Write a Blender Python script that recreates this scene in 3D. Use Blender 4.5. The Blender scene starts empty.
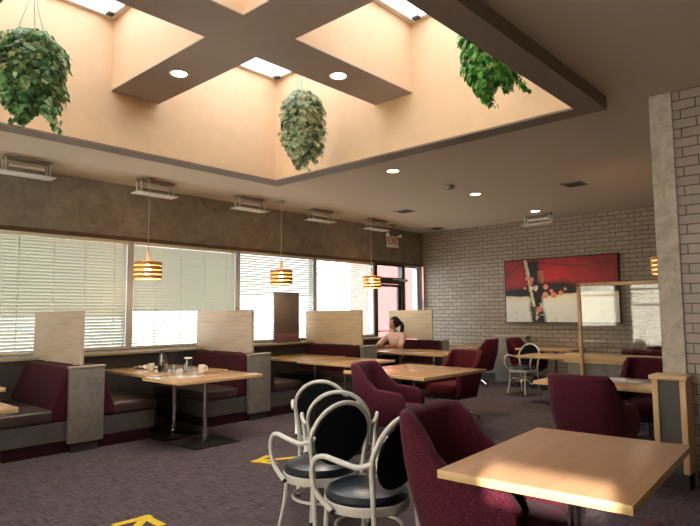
import bpy, bmesh, math, random
from mathutils import Vector, Matrix, Quaternion
random.seed(7)
C = bpy.context.scene.collection
PI = math.pi

# ------------------------------------------------------------------ materials
def lin(c):
    return c / 12.92 if c <= 0.04045 else ((c + 0.055) / 1.055) ** 2.4
def hexc(h):
    h = h.lstrip('#')
    return tuple(lin(int(h[i:i + 2], 16) / 255) for i in (0, 2, 4)) + (1.0,)

class NT:
    def __init__(self, name):
        self.m = bpy.data.materials.new(name); self.m.use_nodes = True
        self.t = self.m.node_tree; self.b = self.t.nodes['Principled BSDF']; self.out = self.t.nodes['Material Output']
    def n(self, typ, **kw):
        nd = self.t.nodes.new(typ)
        for k, v in kw.items():
            if k.startswith('i_'):
                nd.inputs[k[2:].replace('_', ' ')].default_value = v
            else: setattr(nd, k, v)
        return nd
    def l(self, a, ao, b, bi): self.t.links.new(a.outputs[ao], b.inputs[bi])
    def coords(self, scale=(1, 1, 1), swap=None):
        tc = self.n('ShaderNodeTexCoord'); mp = self.n('ShaderNodeMapping'); mp.inputs['Scale'].default_value = scale
        if swap:
            sp = self.n('ShaderNodeSeparateXYZ'); cb = self.n('ShaderNodeCombineXYZ'); self.l(tc, 'Object', sp, 0)
            for i, ax in enumerate(swap): self.l(sp, ax, cb, i)
            self.l(cb, 0, mp, 'Vector')
        else: self.l(tc, 'Object', mp, 'Vector')
        return mp
    def ramp(self, stops):
        r = self.n('ShaderNodeValToRGB'); e = r.color_ramp.elements
        while len(e) < len(stops): e.new(0.5)
        for i, (p, c) in enumerate(stops): e[i].position = p; e[i].color = c
        return r
    def bump(self, src, out, strength=0.3, dist=0.01):
        bp = self.n('ShaderNodeBump'); bp.inputs['Strength'].default_value = strength; bp.inputs['Distance'].default_value = dist
        self.l(src, out, bp, 'Height'); self.l(bp, 'Normal', self.b, 'Normal'); return bp

def M_plain(name, col, rough=0.5, metal=0.0, var=0.06, scale=8, bump=0.0, spec=0.5, coat=0.0, stretch=(1, 1, 1)):
    t = NT(name); c = hexc(col)
    mp = t.coords(stretch); nz = t.n('ShaderNodeTexNoise'); nz.inputs['Scale'].default_value = scale; nz.inputs['Detail'].default_value = 4
    t.l(mp, 0, nz, 'Vector')
    lo = tuple(max(0, x * (1 - var)) for x in c[:3]) + (1,); hi = tuple(min(1, x * (1 + var)) for x in c[:3]) + (1,)
    r = t.ramp([(0.3, lo), (0.7, hi)]); t.l(nz, 0, r, 0); t.l(r, 0, t.b, 'Base Color')
    t.b.inputs['Roughness'].default_value = rough; t.b.inputs['Metallic'].default_value = metal
    t.b.inputs['Specular IOR Level'].default_value = spec; t.b.inputs['Coat Weight'].default_value = coat
    if bump: t.bump(nz, 0, bump, 0.004)
    return t.m

def M_wood(name, a, b, axis='x', rough=0.35, sc=1.0, coat=0.0, lo=0.3, hi=0.72):
    t = NT(name)
    s = {'x': (0.7, 9, 9), 'y': (9, 0.7, 9), 'z': (9, 9, 0.7)}[axis]
    mp = t.coords(tuple(k * sc for k in s)); nz = t.n('ShaderNodeTexNoise')
    nz.inputs['Scale'].default_value = 3.0; nz.inputs['Detail'].default_value = 6; nz.inputs['Distortion'].default_value = 0.4
    t.l(mp, 0, nz, 'Vector')
    r = t.ramp([(lo, hexc(a)), (hi, hexc(b))]); t.l(nz, 0, r, 0); t.l(r, 0, t.b, 'Base Color')
    t.b.inputs['Roughness'].default_value = rough; t.b.inputs['Coat Weight'].default_value = coat
    t.bump(nz, 0, 0.05, 0.002)
    return t.m

def M_brick(name, a, b, mortar, w=0.235, h=0.084, plane='XZ', off=(0, 0, 0)):
    t = NT(name); tc = t.n('ShaderNodeTexCoord'); sp = t.n('ShaderNodeSeparateXYZ'); cb = t.n('ShaderNodeCombineXYZ'); t.l(tc, 'Object', sp, 0)
    t.l(sp, plane[0], cb, 0); t.l(sp, plane[1], cb, 1)
    nz0 = t.n('ShaderNodeTexNoise'); nz0.inputs['Scale'].default_value = 5; nz0.inputs['Detail'].default_value = 2; t.l(tc, 'Object', nz0, 'Vector')
    mx = t.n('ShaderNodeVectorMath', operation='MULTIPLY_ADD'); t.l(nz0, 'Color', mx, 0); mx.inputs[1].default_value = (0.014, 0.010, 0); t.l(cb, 0, mx, 2)
    bk = t.n('ShaderNodeTexBrick'); t.l(mx, 0, bk, 'Vector')
    bk.inputs['Scale'].default_value = 1; bk.inputs['Brick Width'].default_value = w; bk.inputs['Row Height'].default_value = h
    bk.inputs['Mortar Size'].default_value = 0.005; bk.inputs['Mortar Smooth'].default_value = 0.35; bk.inputs['Bias'].default_value = 0
    bk.inputs['Color1'].default_value = hexc(a); bk.inputs['Color2'].default_value = hexc(b); bk.inputs['Mortar'].default_value = hexc(mortar)
    t.l(bk, 'Color', t.b, 'Base Color'); t.b.inputs['Roughness'].default_value = 0.42
    nz = t.n('ShaderNodeTexNoise'); nz.inputs['Scale'].default_value = 18; nz.inputs['Detail'].default_value = 5; t.l(tc, 'Object', nz, 'Vector')
    inv = t.n('ShaderNodeMath', operation='MULTIPLY_ADD'); t.l(bk, 'Fac', inv, 0); inv.inputs[1].default_value = -1.0; inv.inputs[2].default_value = 1.0
    ad = t.n('ShaderNodeMath', operation='MULTIPLY_ADD'); t.l(nz, 0, ad, 0); ad.inputs[1].default_value = 0.22; t.l(inv, 0, ad, 2)
    t.bump(ad, 0, 0.9, 0.012)
    return t.m

def M_plaster(name, a, b, scale=3.0, rough=0.7, bump=0.25):
    t = NT(name); mp = t.coords()
    nz = t.n('ShaderNodeTexNoise'); nz.inputs['Scale'].default_value = scale; nz.inputs['Detail'].default_value = 8; nz.inputs['Roughness'].default_value = 0.65
    nz.inputs['Distortion'].default_value = 0.8; t.l(mp, 0, nz, 'Vector')
    r = t.ramp([(0.32, hexc(a)), (0.68, hexc(b))]); t.l(nz, 0, r, 0); t.l(r, 0, t.b, 'Base Color')
    t.b.inputs['Roughness'].default_value = rough; t.bump(nz, 0, bump, 0.006)
    return t.m

def M_carpet(name):
    t = NT(name); tc = t.n('ShaderNodeTexCoord')
    def lines(sc, rot):
        mp = t.n('ShaderNodeMapping'); mp.inputs['Rotation'].default_value = (0, 0, rot); mp.inputs['Scale'].default_value = sc
        t.l(tc, 'Object', mp, 'Vector'); nz = t.n('ShaderNodeTexNoise'); nz.inputs['Scale'].default_value = 1.0; nz.inputs['Detail'].default_value = 3
        nz.inputs['Roughness'].default_value = 0.7; t.l(mp, 0, nz, 'Vector'); return nz
    a = lines((5.0, 70, 1), 0); b = lines((70, 5.0, 1), 0)
    f = t.n('ShaderNodeTexNoise'); f.inputs['Scale'].default_value = 150; f.inputs['Detail'].default_value = 2; t.l(tc, 'Object', f, 'Vector')
    mn = t.n('ShaderNodeMath', operation='MINIMUM'); t.l(a, 0, mn, 0); t.l(b, 0, mn, 1)
    ad = t.n('ShaderNodeMath', operation='MULTIPLY_ADD'); t.l(f, 0, ad, 0); ad.inputs[1].default_value = 0.35; t.l(mn, 0, ad, 2)
    r = t.ramp([(0.46, hexc('2b2324')), (0.60, hexc('473c3d')), (0.74, hexc('62565a'))]); t.l(ad, 0, r, 0); t.l(r, 0, t.b, 'Base Color')
    t.b.inputs['Roughness'].default_value = 0.95; t.b.inputs['Specular IOR Level'].default_value = 0.15
    t.bump(f, 0, 0.4, 0.006)
    return t.m

def M_fabric(name, a, b, scale=160, rough=0.85, sheen=0.3):
    t = NT(name); mp = t.coords(); v = t.n('ShaderNodeTexVoronoi'); v.inputs['Scale'].default_value = scale; t.l(mp, 0, v, 'Vector')
    r = t.ramp([(0.15, hexc(b)), (0.6, hexc(a))]); t.l(v, 'Distance', r, 0); t.l(r, 0, t.b, 'Base Color')
    t.b.inputs['Roughness'].default_value = rough; t.b.inputs['Sheen Weight'].default_value = sheen; t.b.inputs['Specular IOR Level'].default_value = 0.2
    t.bump(v, 'Distance', 0.35, 0.003)
    return t.m

def M_emit(name, col, s):
    t = NT(name); t.b.inputs['Base Color'].default_value = hexc(col); t.b.inputs['Emission Color'].default_value = hexc(col); t.b.inputs['Emission Strength'].default_value = s
    return t.m

def M_pane(name, tint='ffffff', refl=1.0):
    t = NT(name); tr = t.n('ShaderNodeBsdfTransparent'); tr.inputs[0].default_value = hexc(tint)
    gl = t.n('ShaderNodeBsdfGlossy'); gl.inputs['Roughness'].default_value = 0.0
    fr = t.n('ShaderNodeFresnel'); ge = t.n('ShaderNodeNewGeometry'); io = t.n('ShaderNodeMath', operation='MULTIPLY_ADD')
    t.l(ge, 'Backfacing', io, 0); io.inputs[1].default_value = 1 / 1.5 - 1.5; io.inputs[2].default_value = 1.5; t.l(io, 0, fr, 'IOR')
    mu = t.n('ShaderNodeMath', operation='MULTIPLY'); t.l(fr, 0, mu, 0); mu.inputs[1].default_value = refl; mu.use_clamp = True
    mx = t.n('ShaderNodeMixShader'); t.l(mu, 0, mx, 0); t.l(tr, 0, mx, 1); t.l(gl, 0, mx, 2); t.l(mx, 0, t.out, 'Surface')
    return t.m

def M_translucent(name, col, trans=0.5, clear=0.0):
    t = NT(name); d = t.n('ShaderNodeBsdfDiffuse'); d.inputs[0].default_value = hexc(col); s = t.n('ShaderNodeBsdfTranslucent'); s.inputs[0].default_value = hexc(col)
    mx = t.n('ShaderNodeMixShader'); mx.inputs[0].default_value = trans; t.l(d, 0, mx, 1); t.l(s, 0, mx, 2)
    if clear:
        tr = t.n('ShaderNodeBsdfTransparent'); m2 = t.n('ShaderNodeMixShader'); m2.inputs[0].default_value = clear
        t.l(mx, 0, m2, 1); t.l(tr, 0, m2, 2); mx = m2
    t.l(mx, 0, t.out, 'Surface'); return t.m

def M_attr(name, rough=0.5, trans=0.0, spec=0.4):
    t = NT(name); a = t.n('ShaderNodeAttribute'); a.attribute_name = 'Col'; t.l(a, 'Color', t.b, 'Base Color')
    t.b.inputs['Roughness'].default_value = rough; t.b.inputs['Specular IOR Level'].default_value = spec
    if trans:
        s = t.n('ShaderNodeBsdfTranslucent'); t.l(a, 'Color', s, 0); mx = t.n('ShaderNodeMixShader'); mx.inputs[0].default_value = trans
        t.l(t.b, 0, mx, 1); t.l(s, 0, mx, 2); t.l(mx, 0, t.out, 'Surface')
    return t.m

M = {}
M['ceiling'] = M_plain('ceiling_paint', 'c2b39e', 0.85, var=0.03, scale=60, bump=0.15)
M['trim_brown'] = M_plain('brown_trim_paint', '7d6c5d', 0.7, var=0.04, scale=20)
M['beam_brown'] = M_plain('taupe_beam_paint', 'b3a293', 0.7, var=0.03, scale=20)
M['peach'] = M_plain('peach_wall_paint', 'e0bd94', 0.8, var=0.03, scale=6)
M['plaster_taupe'] = M_plaster('taupe_mottled_plaster', '756c5f', '978d7f', 3.5)
M['plaster_grey'] = M_plaster('pale_mottled_plaster', '9d9285', 'c6bcae', 9.0)
M['laminate_grey'] = M_plaster('grey_mottled_laminate', '625d57', '7d776f', 7.0, 0.5, 0.05)
M['laminate_dark'] = M_plaster('dark_grey_laminate', '3b3735', '4d4845', 7.0, 0.5, 0.05)
M['brick'] = M_brick('painted_taupe_brick', '8f7f6c', '9d8d7a', '2c2620')
M['brick_stub'] = M_brick('painted_grey_brick', '91827a', '9c8d84', '4f443c')
M['carpet'] = M_carpet('purple_grey_carpet')
M['maroon_base'] = M_plain('maroon_base_carpet', '2b121a', 0.95, var=0.15, scale=90, spec=0.1)
M['frame_alu'] = M_plain('grey_window_metal', 'b9bcbe', 0.45, 0.1, var=0.03)
M['frame_dark'] = M_plain('dark_bronze_metal', '4a4745', 0.4, 0.5, var=0.04)
M['pane'] = M_pane('window_pane')
M['pane_sun_dim'] = M_pane('sun_dimming_pane', 'dcdcdc')  # tint dims the sun beam through the added small rear window
M['screen_glass'] = M_pane('screen_glass', 'fbfdfc', 1.5)
M['blind'] = M_translucent('blind_slat_plastic', 'bdbdae', 0.10)
M['blind_rear'] = M_translucent('rear_blind_slat', 'f0ece0', 0.5)  # slats made extra translucent so the rear windows brighten the room
M['blind_rail'] = M_plain('blind_rail_cream', 'd8d2bd', 0.5, var=0.02)
M['skylight_pane'] = M_translucent('frosted_skylight', 'e9eef5', 0.73)
M['white_metal'] = M_plain('white_painted_metal', 'dedad2', 0.45, var=0.03)
M['cream_metal'] = M_plain('cream_enamel_tube', 'cdcac4', 0.35, var=0.04, coat=0.2)
M['vinyl_navy'] = M_plain('dark_navy_vinyl', '111a29', 0.32, var=0.12, scale=25, bump=0.05, spec=0.55)
M['back_black'] = M_fabric('black_back_fabric', '07080c', '0c0e14', 220, 0.9, 0.0)
M['rubber'] = M_plain('black_rubber', '101010', 0.7)
M['maroon'] = M_fabric('maroon_speckled_fabric', '3f0f1b', '642438', 150, 0.9, 0.05)
M['maroon_booth'] = M_fabric('maroon_booth_fabric', '360d16', '42121d', 220, 0.9, 0.03)
M['maroon_red'] = M_fabric('deep_red_fabric', '4b1019', '5d1822', 190, 0.9, 0.03)
M['leather'] = M_plain('dark_brown_leather', '3c2c27', 0.38, var=0.12, scale=14, bump=0.08)
M['chrome'] = M_plain('chrome', 'c4c6c8', 0.12, 1.0, var=0.02)
M['black_metal'] = M_plain('black_metal', '141414', 0.35, 0.3)
M['top_wood'] = M_wood('table_top_laminate', 'b98c6a', 'cc9f7a', 'y', 0.36, 0.5)
M['top_wood_gold'] = M_wood('golden_table_laminate', 'a37c54', 'b88e62', 'y', 0.27, 0.5, 0.1)
M['edge_wood'] = M_wood('maple_edge', 'c8a273', 'dfbd8c', 'x', 0.4)
M['screen_wood'] = M_wood('pale_grained_screen', 'b3a08c', 'cdbda8', 'x', 0.5, 0.8)
M['screen_wood_gold'] = M_wood('pale_golden_screen', 'bfa988', 'd5c3a2', 'x', 0.5, 0.8)
M['maple'] = M_wood('maple_trim', 'c79f72', 'ddba8b', 'z', 0.4)
M['maple_h'] = M_wood('maple_rail', 'c79f72', 'ddba8b', 'x', 0.4)
M['sill'] = M_plain('pale_ledge_laminate', 'b0a18d', 0.4, var=0.05)
M['head_trim'] = M_plain('brown_head_trim', '5b4430', 0.6, var=0.08)
M['pendant_wood'] = M_wood('pendant_veneer', 'c88a48', 'dca564', 'x', 0.45)
M['bulb'] = M_emit('warm_bulb', 'ffd9a0', 14)
M['lamp_disc'] = M_emit('downlight_lamp', 'ffe9c4', 12)
M['white_ceramic'] = M_plain('white_ceramic', 'e8e4dc', 0.25, var=0.02)
M['paper'] = M_plain('white_paper', 'e3e3e6', 0.8, var=0.02)
M['napkin'] = M_plain('white_napkin', 'e6ddd3', 0.9, var=0.04, bump=0.3)
M['steel'] = M_plain('brushed_steel', '8a8480', 0.28, 0.9, var=0.05)
M['glassware'] = M_pane('clear_glassware', 'eef2f2', 2.2)
M['bottle_green'] = M_plain('dark_green_glass', '10190f', 0.1, var=0.1)
M['yellow_tape'] = M_plain('yellow_tape', 'd3b21c', 0.6, var=0.1, scale=30)
M['exit_face'] = M_plain('exit_face', 'd9cfc6', 0.5)
M['exit_red'] = M_plain('exit_red', 'b8433c', 0.5)
M['canvas_edge'] = M_plain('black_canvas_edge', '15100f', 0.6)
M['canvas'] = M_attr('painted_canvas', 0.42)
M['leaf'] = M_attr('ivy_leaf', 0.45, 0.35)
M['stem'] = M_plain('plant_stem', '4b4a26', 0.8)
M['basket'] = M_plain('brown_basket', '6d4a2f', 0.8, var=0.2, scale=40)
M['cord'] = M_plain('pale_cord', 'b9b2a6', 0.5)
M['board_grey'] = M_plain('grey_board', '77706f', 0.7, var=0.05)
M['board_pink'] = M_plain('dusty_rose_strip', '8d6870', 0.7)
M['skin'] = M_plain('skin', 'b98a74', 0.55, var=0.05)
M['blouse'] = M_plain('pink_blouse', 'f2d2cd', 0.85, var=0.12, scale=30)
M['trousers'] = M_plain('dark_trousers', '231f26', 0.85)
M['hair'] = M_plain('dark_hair', '1c1413', 0.5, var=0.25, scale=60)
M['lips'] = M_plain('lips', '99544c', 0.5)
M['eye'] = M_plain('dark_eye', '120d0b', 0.2)
M['pavement'] = M_plain('pale_pavement', 'c9c4ba', 0.9, var=0.05, scale=2)
M['red_render'] = M_plain('red_rendered_wall', '8f4a48', 0.85, var=0.05, scale=2)
M['dark_glass'] = M_plain('dark_window_glass', '2a2e36', 0.3)
M['rear_wall'] = M_plain('taupe_rear_wall', '9a8a78', 0.8, var=0.03)
M['canopy'] = M_plain('canopy_soffit', 'a89e90', 0.8)
M['vent'] = M_plain('vent_metal', '8d806f', 0.6)
M['base_dark'] = M_plain('dark_baseboard', '2a2220', 0.6)

# ------------------------------------------------------------------ mesh helpers
class MB:
    def __init__(self): self.bm = bmesh.new()
    def box(self, x0, x1, y0, y1, z0, z1, bev=0, seg=2, mi=0):
        r = bmesh.ops.create_cube(self.bm, size=1.0); vs = r['verts']
        for v in vs:
            v.co = Vector(((x0 + x1) / 2 + v.co.x * (x1 - x0), (y0 + y1) / 2 + v.co.y * (y1 - y0), (z0 + z1) / 2 + v.co.z * (z1 - z0)))
        fs = set(f for v in vs for f in v.link_faces)
        for f in fs: f.material_index = mi
        if bev:
            es = list(set(e for v in vs for e in v.link_edges))
            bmesh.ops.bevel(self.bm, geom=es, offset=bev, segments=seg, affect='EDGES', profile=0.5)
        return self
    def tube(self, pts, r, n=10, closed=False, cap=True):
        pts = [Vector(p) for p in pts]; N = len(pts); rs = r if isinstance(r, (list, tuple)) else [r] * N
        tang = []
        for i in range(N):
            a = pts[(i - 1) % N] if (closed or i > 0) else pts[0]; b = pts[(i + 1) % N] if (closed or i < N - 1) else pts[-1]
            tang.append((b - a).normalized())
        ref = Vector((0, 0, 1)) if abs(tang[0].z) < 0.9 else Vector((1, 0, 0))
        u = tang[0].cross(ref).normalized(); rings = []
        for i in range(N):
            t = tang[i]; u = (u - t * u.dot(t)).normalized(); w = t.cross(u)
            rings.append([self.bm.verts.new(pts[i] + (u * math.cos(2 * PI * k / n) + w * math.sin(2 * PI * k / n)) * rs[i]) for k in range(n)])
        for i in range(N if closed else N - 1):
            A, B = rings[i], rings[(i + 1) % N]
            for k in range(n): self.bm.faces.new((A[k], A[(k + 1) % n], B[(k + 1) % n], B[k]))
        if cap and not closed:
            self.bm.faces.new(list(reversed(rings[0]))); self.bm.faces.new(rings[-1])
        return self
    def lathe(self, prof, n=24, c=(0, 0, 0), sx=1, sy=1):
        rings = []; c = Vector(c)
        for r, z in prof:
            if r < 1e-5: rings.append([self.bm.verts.new(c + Vector((0, 0, z)))])
            else: rings.append([self.bm.verts.new(c + Vector((r * sx * math.cos(2 * PI * k / n), r * sy * math.sin(2 * PI * k / n), z))) for k in range(n)])
        for A, B in zip(rings, rings[1:]):
            if len(A) == 1 and len(B) == 1: continue
            for k in range(n):
                if len(A) == 1: self.bm.faces.new((A[0], B[(k + 1) % n], B[k]))
                elif len(B) == 1: self.bm.faces.new((A[k], A[(k + 1) % n], B[0]))
                else: self.bm.faces.new((A[k], A[(k + 1) % n], B[(k + 1) % n], B[k]))
        return self
    def prism(self, poly, z0, z1, mi=0):
        a = [self.bm.verts.new((x, y, z0)) for x, y in poly]; b = [self.bm.verts.new((x, y, z1)) for x, y in poly]; n = len(poly)
        self.bm.faces.new(list(reversed(a))); self.bm.faces.new(b)
        for i in range(n): self.bm.faces.new((a[i], a[(i + 1) % n], b[(i + 1) % n], b[i]))
        return self
    def ball(self, c, rx, ry, rz, seg=20, rings=12):
        r = bmesh.ops.create_uvsphere(self.bm, u_segments=seg, v_segments=rings, radius=1.0)
        for v in r['verts']: v.co = Vector((c[0] + v.co.x * rx, c[1] + v.co.y * ry, c[2] + v.co.z * rz))
        return r['verts']
    def xf(self, mat):
        bmesh.ops.transform(self.bm, matrix=mat, verts=self.bm.verts); return self
    def done(self, name, mat, parent=None, smooth=True, ang=35):
        bmesh.ops.recalc_face_normals(self.bm, faces=self.bm.faces)
        me = bpy.data.meshes.new(name); self.bm.to_mesh(me); self.bm.free()
        for m in (mat if isinstance(mat, (list, tuple)) else [mat]): me.materials.append(m)
        if smooth:
            for p in me.polygons: p.use_smooth = True
            me.set_sharp_from_angle(angle=math.radians(ang))
        o = bpy.data.objects.new(name, me); C.objects.link(o)
        if parent: o.parent = parent
        return o

def tag(o, label=None, cat=None, group=None, kind=None):
    if label: o['label'] = label
    if cat: o['category'] = cat
    if group: o['group'] = group
    if kind: o['kind'] = kind
    return o
def thing(name, label, cat, loc=(0, 0, 0), rz=0, group=None):
    o = bpy.data.objects.new(name, None); C.objects.link(o); o.empty_display_size = 0.1
    o.location = loc; o.rotation_euler = (0, 0, rz); return tag(o, label, cat, group)
def struct(name, mb, mat, parent=None, smooth=False):
    o = mb.done(name, mat, parent, smooth)
    if not parent: o['kind'] = 'structure'
    return o
def struct_empty(name, loc=(0, 0, 0)):
    o = bpy.data.objects.new(name, None); C.objects.link(o); o.location = loc; o['kind'] = 'structure'; return o
def dup(root, loc, rz, label, group=None, scale=1):
    def cp(o, par):
        c = o.copy(); C.objects.link(c)
        if par: c.parent = par
        for ch in kids.get(o, []): cp(ch, c)
        return c
    kids = {}
    for o in C.objects:
        if o.parent: kids.setdefault(o.parent, []).append(o)
    r = cp(root, None); r.location = loc; r.rotation_euler = (0, 0, rz); r.scale = (scale,) * 3; r['label'] = label
    if group: r['group'] = group
    return r
def smoothpath(P, sub=6, closed=False):
    P = [Vector(p) for p in P]; n = len(P); out = []
    rng = range(n) if closed else range(n - 1)
    for i in rng:
        p0 = P[(i - 1) % n] if (closed or i > 0) else P[i]; p1 = P[i]; p2 = P[(i + 1) % n]; p3 = P[(i + 2) % n] if (closed or i < n - 2) else P[(i + 1) % n]
        for k in range(sub):
            t = k / sub
            out.append(0.5 * ((2 * p1) + (-p0 + p2) * t + (2 * p0 - 5 * p1 + 4 * p2 - p3) * t * t + (-p0 + 3 * p1 - 3 * p2 + p3) * t ** 3))
    if not closed: out.append(P[-1])
    return out

# ------------------------------------------------------------------ room dimensions (metres)
XW, XR, YR, YB, CE = -8.10, 3.2, -3.0, 11.5, 3.356
OX0, OX1, OY0, OY1 = -5.974, -1.908, 1.015, 5.065       # skylight opening
RING, RZ = 0.215, 3.239                                  # trim ring width and underside height
BZ, BT = 3.857, 4.65                                     # cross beam underside, top of the wells
BY0, BY1, BX0, BX1 = 2.76, 3.32, -4.20, -3.66            # cross beams
SZ, HZ = 0.945, 2.556                                    # window sill and head

# floor, ceiling
struct('floor', MB().box(XW - 0.2, XR + 0.2, YR - 0.2, YB + 0.2, -0.1, 0), M['carpet'])
m = MB(); a = RING
m.box(XW - 0.2, OX0 - 0.02, YR - 0.2, YB + 0.2, CE, CE + 0.25).box(OX1 + 0.02, XR + 0.2, YR - 0.2, YB + 0.2, CE, CE + 0.25)
m.box(OX0 - 0.02, OX1 + 0.02, YR - 0.2, OY0 - 0.02, CE, CE + 0.25).box(OX0 - 0.02, OX1 + 0.02, OY1 + 0.02, YB + 0.2, CE, CE + 0.25)
struct('ceiling', m, M['ceiling'])
m = MB()
m.box(OX0 - a, OX0, OY0 - a, OY1 + a, RZ, CE).box(OX1, OX1 + a, OY0 - a, OY1 + a, RZ, CE)
m.box(OX0, OX1, OY0 - a, OY0, RZ, CE).box(OX0, OX1, OY1, OY1 + a, RZ, CE)
struct('trim_1', m, M['trim_brown'])
t = 0.08; zl = RZ + 0.02
struct('wall_skylight_left', MB().box(OX0 - t, OX0, OY0 - t, OY1 + t, CE, BT).box(OX0 - 0.006, OX0 + 0.002, OY0, OY1, zl, CE + .01), M['peach'])
struct('wall_skylight_right', MB().box(OX1, OX1 + t, OY0 - t, OY1 + t, CE, BT).box(OX1 - 0.002, OX1 + 0.006, OY0, OY1, zl, CE + .01), M['peach'])
struct('wall_skylight_far', MB().box(OX0, OX1, OY1, OY1 + t, CE, BT).box(OX0, OX1, OY1 - 0.002, OY1 + 0.006, zl, CE + .01), M['peach'])
struct('wall_skylight_near', MB().box(OX0, OX1, OY0 - t, OY0, CE, BT).box(OX0, OX1, OY0 - 0.006, OY0 + 0.002, zl, CE + .01), M['peach'])
# cross beams between the four wells, plain box sections with painted soffits
m = MB()
m.box(OX0, OX1, BY0 + 0.01, BY1 - 0.01, BZ + 0.012, BT).box(BX0 + 0.01, BX1 - 0.01, OY0, BY0 + 0.01, BZ + 0.012, BT).box(BX0 + 0.01, BX1 - 0.01, BY1 - 0.01, OY1, BZ + 0.012, BT)
struct('beam', m, M['peach'])
m = MB().box(OX0, OX1, BY0, BY1, BZ, BZ + 0.012).box(BX0, BX1, OY0, BY0, BZ, BZ + 0.012).box(BX0, BX1, BY1, OY1, BZ, BZ + 0.012)
struct('trim_2', m, M['beam_brown'])
# skylight frames and panes over the wells
wells = [(OX0, BX0, OY0, BY0), (OX0, BX0, BY1, OY1), (BX1, OX1, BY1, OY1), (BX1, OX1, OY0, BY0)]
for i, (x0, x1, y0, y1) in enumerate(wells):
    w = struct_empty('window_%d' % (11 + i), ((x0 + x1) / 2, (y0 + y1) / 2, BT)); hx, hy = (x1 - x0) / 2, (y1 - y0) / 2
    f = 0.06; e_ = 0.04
    MB().box(-hx - e_, -hx + f, -hy - e_, hy + e_, 0, 0.07).box(hx - f, hx + e_, -hy - e_, hy + e_, 0, 0.07).box(-hx + f, hx - f, -hy - e_, -hy + f, 0, 0.07).box(-hx + f, hx - f, hy - f, hy + e_, 0, 0.07).done('window_frame', M['white_metal'], w, False)
    MB().box(-hx + f, hx - f, -hy + f, hy - f, 0.03, 0.04).done('pane', M['skylight_pane'], w, False)
    MB().box(-hx + 0.10, -hx + 0.17, hy - f - 0.07, hy - f, -0.03, 0.0, 0.005).done('latch', M['frame_dark'], w)

# left window wall: valance above, apron below, mullions and panes
mull = [-2.95, -1.55, 0.34, 2.22, 4.115, 6.05, 7.895, 9.70]
struct('wall_left', MB().box(XW - 0.22, XW, YR - 0.2, YB + 0.2, HZ + 0.03, CE + 0.01).box(XW - 0.22, XW, YR - 0.2, 9.70, 0, SZ - 0.03), M['plaster_taupe'])
struct('trim_3', MB().box(XW - 0.15, XW + 0.012, YR, 9.75, HZ - 0.02, HZ + 0.035).box(XW - 0.15, XW + 0.012, 9.75, YB, HZ - 0.01, HZ + 0.035), M['head_trim'])
ledge = struct('window_sill', MB().box(XW - 0.20, XW + 0.34, YR, 9.72, 0.905, SZ - 0.005, 0.004), M['sill'])
struct('wall_under_sill', MB().box(XW, XW + 0.30, YR, 9.70, 0.0, 0.905), M['laminate_dark'])
for i in range(len(mull) - 1):
    y0, y1 = mull[i], mull[i + 1]
    w = struct_empty('window_%d' % (i + 1), (XW - 0.10, (y0 + y1) / 2, SZ)); h = (y1 - y0) / 2; H = HZ - SZ - 0.02
    mb = MB(); f = 0.05
    mb.box(-0.06, 0.08, -h, -h + f, 0, H).box(-0.06, 0.08, h - f, h, 0, H).box(-0.05, 0.05, -h + f, h - f, 0, 0.04).box(-0.05, 0.05, -h + f, h - f, H - 0.04, H)
    mb.done('window_frame', M['frame_alu'], w, False)
    MB().box(-0.035, -0.029, -h + f, h - f, 0.04, H - 0.04).done('pane', M['pane'], w, False)
# entrance door with transom and sidelight in the far corner of the window wall
d = struct_empty('door_1', (XW - 0.10, 10.24, 0))
mb = MB(); Hd = HZ - 0.01
mb.box(-0.06, 0.07, -0.53, -0.43, 0, Hd).box(-0.06, 0.07, 0.46, 0.54, 0, Hd).box(-0.06, 0.07, -0.43, 0.46, 2.10, 2.24).box(-0.06, 0.07, -0.43, 0.46, Hd - 0.05, Hd)
mb.done('door_frame', M['frame_dark'], d, False)
mb = MB().box(-0.03, 0.02, -0.42, -0.36, 0.02, 2.09).box(-0.03, 0.02, 0.36, 0.45, 0.02, 2.09).box(-0.03, 0.02, -0.36, 0.36, 0.02, 0.25).box(-0.03, 0.02, -0.36, 0.36, 2.03, 2.09)
mb.done('door_leaf', M['frame_dark'], d, False)
MB().box(-0.01, -0.004, -0.36, 0.36, 0.25, 2.03).box(-0.01, -0.004, -0.43, 0.46, 2.24, Hd - 0.05).done('pane', M['pane'], d, False)
MB().tube([(0.02, -0.38, 1.05), (0.09, -0.38, 1.05), (0.09, 0.38, 1.05), (0.02, 0.38, 1.05)], 0.014).done('door_handle', M['frame_dark'], d)
MB().box(0.07, 0.12, 0.30, 0.62, 2.16, 2.22, 0.006).tube([(0.12, 0.55, 2.2), (0.18, 0.30, 2.2), (0.1, 0.1, 2.2)], 0.012).done('door_closer', M['frame_alu'], d)
w = struct_empty('window_8', (XW - 0.10, 11.12, 0))
mb = MB().box(-0.06, 0.07, -0.34, -0.30, 0, Hd).box(-0.06, 0.07, 0.16, 0.38, 0, Hd).box(-0.05, 0.05, -0.30, 0.16, 0, 0.12).box(-0.05, 0.05, -0.30, 0.16, Hd - 0.05, Hd)
mb.done('window_frame', M['frame_alu'], w, False)
MB().box(-0.01, -0.004, -0.30, 0.16, 0.12, Hd - 0.05).done('pane', M['pane'], w, False)

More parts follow.
